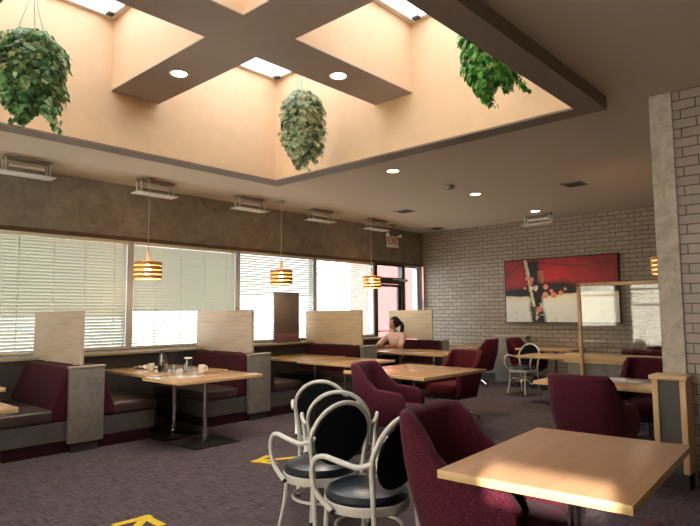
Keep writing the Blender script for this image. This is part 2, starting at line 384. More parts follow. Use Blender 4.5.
# back brick wall, brick wall stub on the right, right wall, rear wall
struct('wall_back', MB().box(XW, XR, YB, YB + 0.2, 0, CE + 0.01), M['brick'])
struct('baseboard_back', MB().box(XW, XR, YB - 0.015, YB, 0, 0.13), M['base_dark'])
PY = 5.55
struct('wall_stub', MB().box(-1.245, XR, PY + 0.02, PY + 0.24, 0, CE + 0.01), M['brick_stub'])
struct('pillar', MB().box(-1.425, -1.243, PY, PY + 0.26, 0.0, CE + 0.005, 0.004), M['plaster_grey'])
struct('baseboard_stub', MB().box(-1.2, XR, PY - 0.005, PY + 0.02, 0, 0.13), M['base_dark'])
struct('wall_right', MB().box(XR, XR + 0.2, YR - 0.2, YB + 0.2, 0, CE + 0.01), M['rear_wall'])
# rear wall; windows partly mirrored in the screen, enlarged to brighten the room
mb = MB(); z0, z1 = 0.95, 2.5
op = [(-7.2, -5.8, 0.95, 3.1), (-5.45, -2.0, 0.4, 3.1), (-1.9, 0.25, 0.4, 3.1), (0.64, 1.26, 2.36, 2.60)]  # last opening is added, shaped to throw the sun patch on the nearest table
xs = XW
for x0, x1, a0, a1 in op:
    mb.box(xs, x0, YR - 0.2, YR, 0, CE).box(x0, x1, YR - 0.2, YR, 0, a0).box(x0, x1, YR - 0.2, YR, a1, CE); xs = x1
mb.box(xs, XR, YR - 0.2, YR, 0, CE)
struct('wall_rear', mb, M['rear_wall'])
for i, (x0, x1, a0, a1) in enumerate(op):
    w = struct_empty('window_%d' % (21 + i), ((x0 + x1) / 2, YR - 0.1, a0)); h = (x1 - x0) / 2; H = a1 - a0; f = 0.05 if H > 1 else 0.01
    mb = MB().box(-h, -h + f, -0.04, 0.04, 0, H).box(h - f, h, -0.04, 0.04, 0, H).box(-h + f, h - f, -0.04, 0.04, 0, f).box(-h + f, h - f, -0.04, 0.04, H - f, H)
    if H > 1: mb.box(-h + f, h - f, -0.03, 0.03, H * 0.45, H * 0.45 + 0.03).box(-h + f, h - f, -0.03, 0.03, H * 0.62, H * 0.62 + 0.03)
    mb.done('window_frame', M['frame_alu'], w, False)
    MB().box(-h + f, h - f, -0.003, 0.003, f, H - f).done('pane', M['pane' if H > 1 else 'pane_sun_dim'], w, False)

# ------------------------------------------------------------------ outside
struct('ground', MB().box(-60, 40, -60, 60, -0.45, -0.12), M['pavement'])
b = thing('neighbouring_building', 'red rendered building seen through the glass entrance door', 'building', (-16, 27.3, -0.12))
MB().box(-1.6, 0, -8, 14, 0, 6.5).done('wall', M['red_render'], b, False)
MB().box(-1.8, 0.25, -8.2, 14.2, 6.5, 6.8).done('roof', M['canopy'], b, False)
for (y0, y1, z0_, z1_) in ((-4.66, -4.30, 1.75, 2.15), (-3.95, -3.1, 1.4, 2.25), (-1.2, 0.2, 1.0, 2.4), (2.4, 3.8, 1.0, 2.4)):
    fr = MB().box(-0.02, 0.04, y0 - 0.06, y1 + 0.06, z0_ - 0.06, z1_ + 0.06).done('window', M['frame_dark'], b, False)
    MB().box(0.04, 0.05, y0, y1, z0_, z1_).done('pane', M['dark_glass'], fr, False)

# ------------------------------------------------------------------ window blinds
def blind(y0, y1, tilt, zbot, label, tilt_low=None, zsplit=None, rear=False):
    t = thing('window_blind', label, 'window blind', (XW + 0.0, (y0 + y1) / 2, HZ), 0, 'venetian blinds along the window wall')
    if rear: t.location = ((y0 + y1) / 2, YR - 0.02, rear); t.rotation_euler = (0, 0, PI / 2)
    h = (y1 - y0) / 2 - 0.003
    MB().box(-0.035, 0.005, -h, h, -0.075, -0.022, 0.004).done('headrail', M['blind_rail'], t)
    mb = MB(); z = -0.10; top = rear or HZ; zb = zbot - top + 0.03; gaps = [-h * 0.62, -h * 0.14, h * 0.33, h * 0.8]
    while z > zb:
        tl = tilt if (zsplit is None or z + HZ > zsplit) else tilt_low
        ca, sa = math.cos(tl) * 0.0275, math.sin(tl) * 0.0275
        for k in range(1):
            pts = [(-ca, sa), (0, -0.004), (ca, -sa)]
            row = []
            for px_, pz_ in pts:
                row.append([mb.bm.verts.new((-0.034 + px_, s * h, z - pz_)) for s in (-1, 1)])
            for A, B in zip(row, row[1:]): mb.bm.faces.new((A[0], A[1], B[1], B[0]))
        z -= 0.0445
    mb.done('slats', M['blind_rear' if rear else 'blind'], t, False)
    MB().box(-0.03, -0.002, -h, h, zb - 0.012, zb + 0.012, 0.003).done('bottom_rail', M['blind_rail'], t)
    for g in gaps:
        MB().box(-0.034, -0.032, g - 0.005, g + 0.005, zb, -0.07).done('ladder_cord', M['white_metal'], t, False)
    MB().tube([(0.006, h - 0.08, -0.06), (0.008, h - 0.08, -0.62)], 0.004, 6).done('tilt_wand', M['white_metal'], t)
    return t
R = math.radians
for x0, x1, a0, a1, lb in ((-7.2, -5.8, 0.95, 3.1, 'left'), (-5.45, -2.0, 0.4, 3.1, 'middle'), (-1.9, 0.25, 0.4, 3.1, 'right')):
    blind(x0 + 0.02, x1 - 0.02, R(58), a0, lb + ' blind on the rear wall windows behind the camera', rear=a1)
fr_ = 0.051
blind(mull[1] + fr_, mull[2] - fr_, R(62), SZ, 'cream blind on the window beside the camera')
blind(mull[2] + fr_, mull[3] - fr_, R(62), SZ, 'cream blind on the window left of the nearest booth')
blind(mull[3] + fr_, mull[4] - fr_, R(58), SZ, 'closed cream blind behind the booth at the left edge', R(52), 1.45)
blind(mull[4] + fr_, mull[5] - fr_, R(53), SZ, 'cream blind behind the table with cups, bright below', R(25), 1.50)
blind(mull[5] + fr_, mull[6] - fr_, R(40), SZ, 'half open blind behind the grey board on the ledge', R(27), 1.75)
blind(mull[6] + fr_, mull[7] - fr_, R(14), SZ, 'wide open glaring blind just left of the glass door')

o = thing('display_board', 'dark grey upright board standing on the window ledge', 'board', (XW + 0.17, 6.99, SZ - 0.005), 0)
MB().box(-0.02, 0.02, -0.29, 0.29, 0.15, 0.90, 0.006).done('panel', M['board_grey'], o)
MB().box(-0.021, 0.021, -0.29, 0.29, 0.03, 0.15, 0.004).done('lower_strip', M['board_pink'], o)
MB().box(-0.07, 0.07, -0.28, 0.28, 0.0, 0.03, 0.004).done('foot', M['board_grey'], o)

# ------------------------------------------------------------------ booths
def bench(y, sgn, x0, x1, label, group):
    L = (x1 - x0) / 2
    t = thing('booth_bench', label, 'bench', ((x0 + x1) / 2, y, 0), 0 if sgn < 0 else PI, group)
    MB().box(-L, L - 0.03, -0.76, -0.015, 0.0, 0.13).done('plinth', M['maroon_base'], t, False)
    MB().box(-L, L - 0.01, -0.82, -0.015, 0.13, 0.33).done('seat_base', M['laminate_dark'], t, False)
    MB().box(-L, L, -0.86, -0.30, 0.33, 0.465, 0.035, 4).done('seat_cushion', M['leather'], t)
    mb = MB().box(-L, L, -0.185, -0.015, 0.33, 0.90, 0.04, 4)
    for v in mb.bm.verts:
        if v.co.y < -0.1: v.co.y -= 0.19 * max(0, 0.86 - v.co.z) / 0.5
    mb.done('backrest', M['maroon_booth'], t)
    return t
def bench_pair(yc, first, second, x0=-7.75, x1=-6.47, sgn=0):
    if first: bench(yc - 0.01, -1, x0, x1, first, 'maroon booth benches along the windows')
    if second: bench(yc + 0.01, 1, x0, x1, second, 'maroon booth benches along the windows')
def divider(yc, label, mat, x1=-6.40, cap=True, sx0=-7.95, sx1=-6.57, thin=0.185):
    t = thing('booth_divider', label, 'booth divider', (x1, yc, 0), 0, 'grey capped dividers between the booths')
    MB().box(-0.065, 0, -thin, thin, 0.10, 0.885, 0.004).done('end_panel', M['laminate_grey'], t)
    MB().box(-0.075, 0.008, -thin - 0.006, thin + 0.006, 0.885, 0.905, 0.003).done('end_cap', M['sill'], t)
    MB().box(-0.06, -0.03, -thin + 0.04, thin - 0.04, 0.0, 0.10).done('foot', M['base_dark'], t, False)
    xl = max(sx0, -7.755) - x1; mb = MB().box(xl, sx1 - x1, -0.02, 0.02, 0.905, 1.50)
    if sx0 - x1 < xl: mb.box(sx0 - x1, xl, -0.02, 0.02, 0.942, 1.50)
    mb.done('screen_panel', mat, t, False)
    for xx in (xl + 0.18, sx1 - x1 - 0.18): MB().box(xx - 0.03, xx + 0.03, -0.012, 0.012, 0.895, 0.91).done('bracket', M['frame_alu'], t, False)
    return t
bench_pair(0.43, None, 'maroon booth bench at the left edge facing away from camera')
bench_pair(2.79, 'nearest maroon booth bench, at the left edge of the photo', 'booth bench whose brown seat shows right of the nearest divider')
bench_pair(5.16, 'booth bench behind the table with cups', 'booth bench just beyond the second divider, brown seat in shadow')
bench_pair(7.50, 'booth bench behind the second long booth table, under the third screen', 'booth bench beyond the third divider with its back to it')
bench(9.76, -1, -7.75, -6.45, 'far booth bench on which the woman in pink sits', 'maroon booth benches along the windows')
divider(2.79, 'nearest booth divider with pale screen and grey end, at far left', M['screen_wood'])
divider(5.16, 'booth divider whose pale screen rises behind the table with cups', M['screen_wood'])
divider(7.50, 'third booth divider from the left, right of the grey board', M['screen_wood_gold'])
divider(9.86, 'far booth divider with pale screen behind the woman', M['screen_wood_gold'], -6.42, True, -7.85, -6.74, 0.10)

# ------------------------------------------------------------------ tables
def table(name, sx, sy, label, loc, rz=0, posts=((0, 0),), group=None, top='top_wood_gold', base=(0.27, 0.30), thick=0.035, cat='table', r=0.012):
    t = thing(name, label, cat, loc, rz, group); hx, hy = sx / 2, sy / 2
    MB().box(-hx + 0.008, hx - 0.008, -hy + 0.008, hy - 0.008, 0.75 - thick, 0.75, 0.002).done('tabletop', M[top], t)
    mb = MB(); e = 0.009
    ring_o = [(-hx, -hy), (hx, -hy), (hx, hy), (-hx, hy)]
    mb.box(-hx, hx, -hy, -hy + e, 0.747 - thick, 0.749, 0.003).box(-hx, hx, hy - e, hy, 0.747 - thick, 0.749, 0.003).box(-hx, -hx + e, -hy + e, hy - e, 0.747 - thick, 0.749, 0.003).box(hx - e, hx, -hy + e, hy - e, 0.747 - thick, 0.749, 0.003)
    mb.done('edge_band', M['edge_wood'], t)
    for (px_, py_) in posts:
        MB().tube([(px_, py_, 0.02), (px_, py_, 0.70)], 0.024, 16).done('post', M['chrome'], t)
        MB().box(px_ - 0.14, px_ + 0.14, py_ - 0.14, py_ + 0.14, 0.70, 0.752 - thick).done('mounting_plate', M['black_metal'], t, False)
        mb = MB().box(px_ - base[0], px_ + base[0], py_ - base[1], py_ + base[1], 0.0, 0.014, 0.004)
        mb.lathe([(0.06, 0.012), (0.055, 0.03), (0.03, 0.045), (0, 0.045)], 16, (px_, py_, 0))
        mb.done('base_plate', M['black_metal'], t)
    return t
table('dining_table', 0.81, 1.20, 'nearest wooden table with a sunlit near edge, lower right', (-1.147, 2.85, 0), R(3.5), top='top_wood')
G = 'booth tables along the windows'
table('booth_table', 0.78, 1.10, 'aisle booth table with chrome post, cups at its far end', (-5.81, 3.86, 0), 0, ((0.03, 0),), G)
table('booth_table', 1.27, 1.02, 'booth table against the ledge holding cups and coffee jug', (-6.84, 3.96, 0), 0, ((0.40, -0.1),), G)
table('booth_table', 1.05, 1.02, 'aisle booth table seen above the row of three cream chairs', (-5.93, 6.40, 0), 0, ((-0.03, 0),), G)
table('booth_table', 1.03, 0.98, 'booth table under the grey board on the ledge', (-7.00, 6.50, 0), 0, ((0.30, 0),), G)
table('booth_table', 1.10, 0.98, 'aisle booth table right of the woman in pink', (-5.95, 8.68, 0), 0, ((0.03, 0),), G)
table('booth_table', 1.03, 0.96, 'booth table at which the woman in pink leans', (-7.03, 8.66, 0), 0, ((0.35, 0),), G)
table('booth_table', 0.80, 1.06, 'booth table corner cut off at the left edge, nearer one', (-5.34, 1.10, 0), 0, ((0, 0),), G)
table('booth_table', 1.10, 1.06, 'booth table corner cut off at the left edge, farther one', (-6.95, 1.46, 0), 0, ((0, 0),), G)
table('square_table', 1.22, 1.26, 'square wooden table in the middle, between the maroon tub chairs', (-4.27, 5.85, 0), R(-2), ((-0.02, 0.0),))
table('dining_table', 1.16, 0.76, 'wooden table with papers in front of the glass screen', (-2.10, 6.08, 0), 0, ((0.1, 0),), None, 'top_wood', (0.25, 0.22))
G2 = 'tables along the brick back wall'
table('dining_table', 1.25, 0.75, 'wooden table just left of the low partition, beside the cream armchair', (-3.77, 9.12, 0), 0, ((0.1, 0),), G2)
table('dining_table', 1.10, 0.70, 'back table under the painting, behind the lone cream armchair', (-4.72, 10.85, 0), 0, ((0.1, 0),), G2)
table('dining_table', 1.00, 0.75, 'pale table in the far corner near the glass door', (-6.65, 10.75, 0), 0, ((0.2, 0),), G2)
table('dining_table', 1.20, 0.75, 'table seen through the glass screen beneath the painting', (-2.10, 9.55, 0), 0, ((0, 0),), G2)

# ------------------------------------------------------------------ tub chairs
def make_tub(label, mat, loc, rz, group):
    """upholstered swivel armchair, faces local +X"""
    t = thing('tub_chair', label, 'armchair', loc, rz, group)
    mb = MB(); N = 36; loops = []
    th = 0.075
    for i in range(N + 1):
        s = -1 + 2 * i / N                                   # -1 right arm front ... +1 left arm front
        ang = s * 1.0
        # plan curve: arms straight forward, rounded back
        a_ = abs(s); sg = 1 if s >= 0 else -1
        if a_ < 0.5:
            q = a_ / 0.5 * (PI / 2); ex = 0.62
            x = -0.28 * (abs(math.cos(q)) ** ex); y = sg * 0.295 * (abs(math.sin(q)) ** ex)
            nx, ny = -math.cos(q), sg * math.sin(q)
        else:
            x = (a_ - 0.5) / 0.5 * 0.30; y = sg * 0.295; nx, ny = 0, sg
        k = min(1, max(0, (a_ - 0.34) / 0.18)); k = k * k * (3 - 2 * k)
        top = 0.92 + (0.665 - 0.92) * k - 0.025 * max(0, (a_ - 0.64) / 0.36)
        lean = 0.085 * (1 - k)                                # backward recline
        if a_ > 0.93: top -= (a_ - 0.93) / 0.07 * 0.05
        bot = 0.30 + 0.02 * k
        prof = []
        for u in range(7):                                    # outer face upward
            z = bot + (top - th / 2 - bot) * u / 6; prof.append((0.0 + 0.015 * math.sin(PI * u / 6) - 0.05 * (1 - u / 6) ** 2, z))
        for u in range(1, 6):
            g = PI * u / 6; prof.append((-th / 2 + th / 2 * math.cos(g), top - th / 2 + th / 2 * math.sin(g)))
        for u in range(6, -1, -1):
            z = bot + (top - th / 2 - bot) * u / 6; prof.append((-th, z))
        lp = []
        for off, z in prof:
            lz = lean * max(0, (z - 0.42) / 0.5)
            lp.append(mb.bm.verts.new((x + nx * off - lz, y + ny * off, z)))
        loops.append(lp)
    for A, B in zip(loops, loops[1:]):
        for j in range(len(A) - 1): mb.bm.faces.new((A[j], A[j + 1], B[j + 1], B[j]))
        mb.bm.faces.new((A[-1], A[0], B[0], B[-1]))
    mb.bm.faces.new(loops[0]); mb.bm.faces.new(list(reversed(loops[-1])))
    mb.done('shell', mat, t, True, 50)
    mb = MB().box(-0.22, 0.345, -0.215, 0.215, 0.33, 0.485, 0.055, 5)
    for v in mb.bm.verts:
        if v.co.z > 0.45: v.co.z += 0.02 * math.cos(v.co.y * 6) * math.cos((v.co.x - 0.05) * 4)
    mb.done('seat_cushion', mat, t)
    MB().box(-0.20, 0.26, -0.20, 0.20, 0.285, 0.335, 0.01).done('seat_base', M['black_metal'], t)
    MB().tube([(0, 0, 0.07), (0, 0, 0.29)], 0.026, 14).done('column', M['chrome'], t)
    for k in range(4):
        g = PI / 4 + k * PI / 2; c, s_ = math.cos(g), math.sin(g)
        lg = MB().tube([(0.02 * c, 0.02 * s_, 0.10), (0.16 * c, 0.16 * s_, 0.085), (0.30 * c, 0.30 * s_, 0.045)], [0.022, 0.018, 0.013], 10).done('leg', M['chrome'], t)
        MB().lathe([(0, 0.0), (0.018, 0.0), (0.02, 0.012), (0.012, 0.035), (0, 0.04)], 12, (0.295 * c, 0.295 * s_, 0)).done('glide', M['rubber'], lg)
    return t
GT = 'maroon upholstered tub chairs'
tub = make_tub('large speckled maroon tub chair tucked under the nearest table', M['maroon'], (-1.525, 2.63, 0), R(3), GT); tub.scale = (1.04, 1.04, 1.04)
dup(tub, (-1.93, 5.24, 0), R(88), 'maroon tub chair with its back to us behind the nearest table', GT)
dup(tub, (-1.93, 6.85, 0), R(-88), 'maroon tub chair facing us between paper-strewn table and low partition', GT)
dup(tub, (-3.93, 4.88, 0), R(14), 'maroon tub chair at the near left corner of the square middle table', GT)
dup(tub, (-0.27, 1.93, 0), R(100), 'maroon tub chair whose back just peeks in at bottom right', GT)
GR = 'red tub chairs at the back'
tub2 = make_tub('red tub chair on the far side of the square middle table', M['maroon_red'], (-4.40, 6.98, 0), R(-95), GR)
dup(tub2, (-6.02, 10.45, 0), R(188), 'dark tub chair on a chrome star base by the back wall', GR)
dup(tub2, (-5.25, 10.92, 0), R(0), 'dark red tub chair below the left end of the painting', GR)
dup(tub2, (-2.45, 8.85, 0), R(90), 'dark tub chair seen through the left of the glass screen', GR)
dup(tub2, (-1.75, 8.85, 0), R(90), 'dark tub chair seen through the right of the glass screen', GR)
dup(tub2, (-2.65, 10.35, 0), R(-90), 'dark tub chair against the back wall beneath the painting', GR)

# ------------------------------------------------------------------ cream tube armchairs
def make_cream(label, loc, rz, group):
    """bentwood style metal armchair, faces local -Y"""
    t = thing('cream_armchair', label, 'armchair', loc, rz, group)
    MB().lathe([(0, 0.425), (0.20, 0.425), (0.218, 0.43), (0.222, 0.452), (0.207, 0.478), (0.16, 0.498), (0.08, 0.509), (0, 0.511)], 40).done('seat_cushion', M['vinyl_navy'], t)
    MB().lathe([(0.205, 0.39), (0.224, 0.39), (0.226, 0.394), (0.226, 0.432), (0.222, 0.437), (0.2, 0.437), (0.2, 0.39), (0.205, 0.39)], 40).done('seat_rim', M['cream_metal'], t)
    # hoop that carries on down as the rear legs
    P = [(-0.185, 0.245, 0.0), (-0.178, 0.215, 0.2), (-0.175, 0.195, 0.40), (-0.185, 0.20, 0.52)]
    for k in range(0, 9):
        g = PI * k / 8; P.append((-0.21 * math.cos(g) * (1 if 0 < k < 8 else 0.98), 0.205 + 0.055 * (0.12 + math.sin(g)), 0.66 + 0.21 * math.sin(g)))
    P += [(0.185, 0.20, 0.52), (0.175, 0.195, 0.40), (0.178, 0.215, 0.2), (0.185, 0.245, 0.0)]
    MB().tube(smoothpath(P, 5), 0.0135, 10).done('back_hoop', M['cream_metal'], t)
    mb = MB(); vs = mb.ball((0, 0, 0), 0.19, 0.016, 0.178, 36, 14)
    mb.xf(Matrix.Translation((0, 0.235, 0.675)) @ Matrix.Rotation(R(-13), 4, 'X')); mb.done('back_pad', M['back_black'], t)
    for s in (-1, 1):
        Pa = [(s * 0.208, 0.212, 0.665), (s * 0.235, 0.14, 0.645), (s * 0.262, 0.03, 0.665), (s * 0.27, -0.05, 0.675), (s * 0.27, -0.115, 0.65), (s * 0.264, -0.145, 0.57), (s * 0.252, -0.12, 0.475), (s * 0.238, -0.03, 0.405)]
        ar = MB().tube(smoothpath(Pa, 5), 0.0135, 10).done('armrest', M['cream_metal'], t)
        MB().tube([(s * 0.2385, -0.034, 0.407), (s * 0.2360, -0.020, 0.397)], 0.0132, 10).done('end_plug', M['rubber'], ar)
        lg = MB().tube(smoothpath([(s * 0.15, -0.15, 0.41), (s * 0.155, -0.158, 0.25), (s * 0.175, -0.19, 0.08), (s * 0.185, -0.205, 0.0)], 4), 0.0125, 10).done('front_leg', M['cream_metal'], t)
        MB().lathe([(0, -0.002), (0.016, -0.002), (0.016, 0.02), (0, 0.02)], 10, (s * 0.185, -0.205, 0.002)).done('foot_cap', M['rubber'], lg)
        MB().lathe([(0, -0.002), (0.016, -0.002), (0.016, 0.02), (0, 0.02)], 10, (s * 0.185, 0.245, 0.002)).done('foot_cap', M['rubber'], t)
    MB().tube([(0.172 * math.cos(2 * PI * k / 32), 0.012 + 0.178 * math.sin(2 * PI * k / 32), 0.285) for k in range(32)], 0.009, 8, True).done('stretcher_ring', M['cream_metal'], t)
    return t
GC = 'cream tube armchairs with dark seats'
cream = make_cream('front chair of the row of three cream armchairs', (-2.73, 2.69, 0), math.atan2(0.186, -0.98) + PI / 2, GC); cream.scale = (1.04,) * 3
def face(dx, dy): return math.atan2(dy, dx) + PI / 2
dup(cream, (-3.01, 3.17, 0), face(-0.67, 0.74), 'middle chair of the row of three cream armchairs', GC, 1.04)
dup(cream, (-3.54, 3.55, 0), face(-0.62, 0.78), 'rearmost chair of the row of three cream armchairs', GC, 1.04)
dup(cream, (-2.16, 2.49, 0), face(-0.99, 0.0), 'cream armchair half hidden by the large speckled maroon chair', GC, 1.04)
dup(cream, (-4.75, 9.70, 0), face(-0.15, -1), 'lone cream armchair near the back wall, below the painting', GC)

# ------------------------------------------------------------------ partition with glass screen, pillar foot
HY = 7.65
t = thing('glass_partition', 'low grey partition topped by a maple framed glass screen', 'partition', (-2.1, HY, 0))
MB().box(-0.98, 1.2, -0.06, 0.06, 0.10, 0.79, 0.003).done('base_panel', M['laminate_grey'], t)
MB().box(-0.94, 1.15, -0.03, 0.03, 0.0, 0.10).done('plinth', M['base_dark'], t, False)
MB().box(-1.02, 1.22, -0.085, 0.085, 0.785, 0.90, 0.005).done('rail', M['maple_h'], t)
fr = MB().box(-0.80, -0.757, -0.125, -0.085, 0.55, 1.81, 0.003).box(-0.80, 0.86, -0.125, -0.085, 1.765, 1.81, 0.003).box(0.815, 0.86, -0.125, -0.085, 0.55, 1.81, 0.003).done('screen_frame', M['maple'], t)
MB().box(-0.757, 0.815, -0.108, -0.102, 0.905, 1.765).done('glass_pane', M['screen_glass'], t, False)
t = thing('end_post', 'maple edged grey end post at the foot of the pale pillar', 'post', (-1.335, PY - 0.20, 0))
MB().box(-0.075, 0.085, -0.02, 0.19, 0.14, 0.88).done('infill_panel', M['laminate_dark'], t, False)
for s in (-0.12, 0.085): MB().box(s, s + 0.045, -0.035, 0.19, 0.14, 0.88, 0.003).done('stile', M['maple'], t)
MB().box(-0.14, 0.145, -0.05, 0.195, 0.88, 0.915, 0.004).done('cap', M['maple_h'], t)
MB().box(-0.10, 0.11, 0.02, 0.19, 0.0, 0.14).done('plinth', M['base_dark'], t, False)
o = thing('low_partition', 'low brown partition standing against the brick back wall', 'partition', (-5.75, 11.38, 0))
MB().box(-0.42, 0.30, -0.05, 0.10, 0.0, 0.93, 0.004).done('panel', M['plaster_taupe'], o)
MB().box(-0.44, 0.32, -0.06, 0.105, 0.93, 0.955, 0.004).done('cap', M['sill'], o)

# ------------------------------------------------------------------ ceiling fittings
def fixture(loc, rz, label, group):
    t = thing('ceiling_light', label, 'ceiling light', loc, rz, group)
    MB().box(-0.07, 0.07, -0.27, 0.27, -0.03, 0.0, 0.004).done('ceiling_plate', M['vent'], t)
    for sx in (-0.06, 0.06):
        for sy in (-0.25, 0.25): MB().box(sx - 0.008, sx + 0.008, sy - 0.008, sy + 0.008, -0.19, -0.03, 0.002).done('rod', M['cream_metal'], t)
    MB().box(-0.11, 0.11, -0.315, 0.315, -0.205, -0.19, 0.004).done('reflector_plate', M['white_metal'], t)
    MB().tube([(0, -0.2, -0.10), (0, 0.2, -0.10)], 0.018, 10).done('lamp_tube', M['white_ceramic'], t)
    return t
GF = 'plate ceiling lights along the window wall'
f0 = fixture((-7.60, 2.49, CE), 0, 'leftmost white plate ceiling light beside the windows', GF)
for y, lb in ((4.19, 'plate ceiling light with a wooden pendant cord beside it'), (5.88, 'plate ceiling light left of the middle pendant cord'), (7.53, 'plate ceiling light between the second and third pendants'), (9.14, 'plate ceiling light just left of the exit sign')):
    dup(f0, (-7.58, y, CE), 0, lb, GF)
dup(f0, (-4.88, 10.86, CE), R(90), 'plate ceiling light above the painting by the brick wall', GF)
def pendant(loc, zshade, label, group):
    t = thing('pendant_lamp', label, 'pendant lamp', (loc[0], loc[1], CE), 0, group)
    z = zshade - CE
    MB().lathe([(0, -0.03), (0.05, -0.03), (0.06, -0.022), (0.06, 0), (0, 0)], 20).done('canopy', M['vent'], t)
    MB().tube([(0, 0, -0.02), (0, 0, z + 0.28)], 0.006, 6).done('cord', M['cord'], t)
    MB().lathe([(0, 0.12), (0.022, 0.12), (0.028, 0.16), (0.018, 0.28), (0, 0.285)], 14, (0, 0, z)).done('socket', M['white_metal'], t)
    for k in range(4):
        zz = z - 0.115 + k * 0.062
        MB().lathe([(0.176, zz), (0.19, zz), (0.19, zz + 0.045), (0.176, zz + 0.045), (0.176, zz)], 40).done('shade_ring', M['pendant_wood'], t)
    mb = MB()
    for k in range(3):
        g = 2 * PI * k / 3 + 0.4; c, s = math.cos(g), math.sin(g)
        mb.tube([(0.173 * c, 0.173 * s, z - 0.115), (0.173 * c, 0.173 * s, z + 0.115)], 0.004, 6).tube([(0.173 * c, 0.173 * s, z + 0.11), (0.02 * c, 0.02 * s, z + 0.14)], 0.004, 6)
    mb.done('shade_bracket', M['cream_metal'], t)
    MB().lathe([(0, -0.07), (0.03, -0.06), (0.048, -0.02), (0.042, 0.03), (0.02, 0.09), (0.018, 0.12), (0, 0.12)], 18, (0, 0, z)).done('bulb', M['bulb'], t)
    return t
GP = 'pendant lamps with wooden ring shades'
p0 = pendant((-7.46, 4.03, 0), 2.06, 'wooden ring pendant lamp in front of the window behind the cups', GP)
dup(p0, (-7.42, 6.42, CE), 0, 'wooden ring pendant lamp hanging above the grey board', GP)
dup(p0, (-7.48, 8.84, CE), 0, 'wooden ring pendant lamp hanging left of the glass door', GP)
dup(p0, (-2.12, 8.70, CE), 0, 'glowing pendant lamp half hidden behind the pale pillar', GP)

def downlight(loc, label, group):
    t = thing('downlight', label, 'downlight', loc, 0, group)
    MB().lathe([(0.075, -0.001), (0.095, -0.006), (0.1, 0.0), (0.1, 0.004), (0.075, 0.004)], 28).done('trim_ring', M['white_metal'], t)
    MB().lathe([(0, 0.0), (0.078, 0.0), (0.078, 0.003), (0, 0.003)], 28).done('lamp', M['lamp_disc'], t)
    return t
GD = 'round recessed downlights'
d0 = downlight((-5.05, 3.02, BZ - 0.002), 'round downlight under the left arm of the skylight cross beam', GD)
dup(d0, (-3.93, 4.16, BZ - 0.002), 0, 'round downlight under the far arm of the skylight cross beam', GD)
for y, lb in ((6.09, 'ceiling downlight nearest the skylight corner'), (8.25, 'ceiling downlight halfway to the back wall, beyond the smoke detector'), (10.47, 'ceiling downlight closest to the brick back wall')):
    dup(d0, (-4.755, y, CE - 0.002), 0, lb, GD)
t = thing('smoke_detector', 'round grey smoke detector on the ceiling between two downlights', 'smoke detector', (-4.73, 7.42, CE))
MB().lathe([(0, -0.05), (0.045, -0.05), (0.055, -0.035), (0.085, -0.03), (0.09, 0), (0, 0)], 24).done('body', M['vent'], t)
MB().lathe([(0, -0.058), (0.02, -0.056), (0.025, -0.05), (0, -0.05)], 16).done('sensor', M['frame_dark'], t)
def vent(x, y, label):
    t = thing('ceiling_vent', label, 'vent', (x, y, CE), 0, 'flat ceiling vents')
    MB().box(-0.15, 0.15, -0.15, 0.15, -0.012, 0.0, 0.004).done('frame', M['vent'], t)
    mb = MB()
    for k in range(5): mb.box(-0.11, 0.11, -0.10 + k * 0.05 - 0.008, -0.10 + k * 0.05 + 0.008, -0.018, -0.012)
    mb.done('louvres', M['base_dark'], t, False)
vent(-3.30, 8.64, 'flat vent in the ceiling right of the downlights'); vent(-6.53, 8.69, 'flat vent in the ceiling left of the downlights'); vent(-7.35, 11.0, 'small flat vent in the far left ceiling corner')
t = thing('exit_sign', 'red lettered exit sign above the glass door', 'exit sign', (-7.72, 9.85, 2.98))
MB().box(-0.02, 0.02, -0.19, 0.19, -0.12, 0.12, 0.006).done('face_plate', M['exit_face'], t)
MB().tube([(0, 0, 0.12), (0, 0, 0.34)], 0.015, 8).lathe([(0, 0.355), (0.06, 0.355), (0.06, 0.376), (0, 0.376)], 16).done('mount', M['vent'], t)
for s in (-1, 1): MB().ball((0.02, s * 0.22, 0.13), 0.045, 0.045, 0.045, 14, 8); 
for s in (-1, 1):
    mb = MB(); mb.tube([(0, s * 0.17, 0.11), (0.01, s * 0.22, 0.14), (0.05, s * 0.24, 0.13)], [0.015, 0.02, 0.045], 12); mb.done('lamp_head', M['white_metal'], t)
cu = bpy.data.curves.new('letters', 'FONT'); cu.body = 'EXIT'; cu.size = 0.21; cu.extrude = 0.004; cu.align_x = 'CENTER'; cu.align_y = 'CENTER'
tmp = bpy.data.objects.new('tmp', cu); C.objects.link(tmp); bpy.context.view_layer.update()
me = bpy.data.meshes.new_from_object(tmp.evaluated_get(bpy.context.evaluated_depsgraph_get())); bpy.data.objects.remove(tmp)
me.materials.clear(); me.materials.append(M['exit_red'])
lt = bpy.data.objects.new('letters', me); C.objects.link(lt); lt.parent = t; lt.location = (0.022, 0, 0); lt.rotation_euler = (PI / 2, 0, PI / 2)

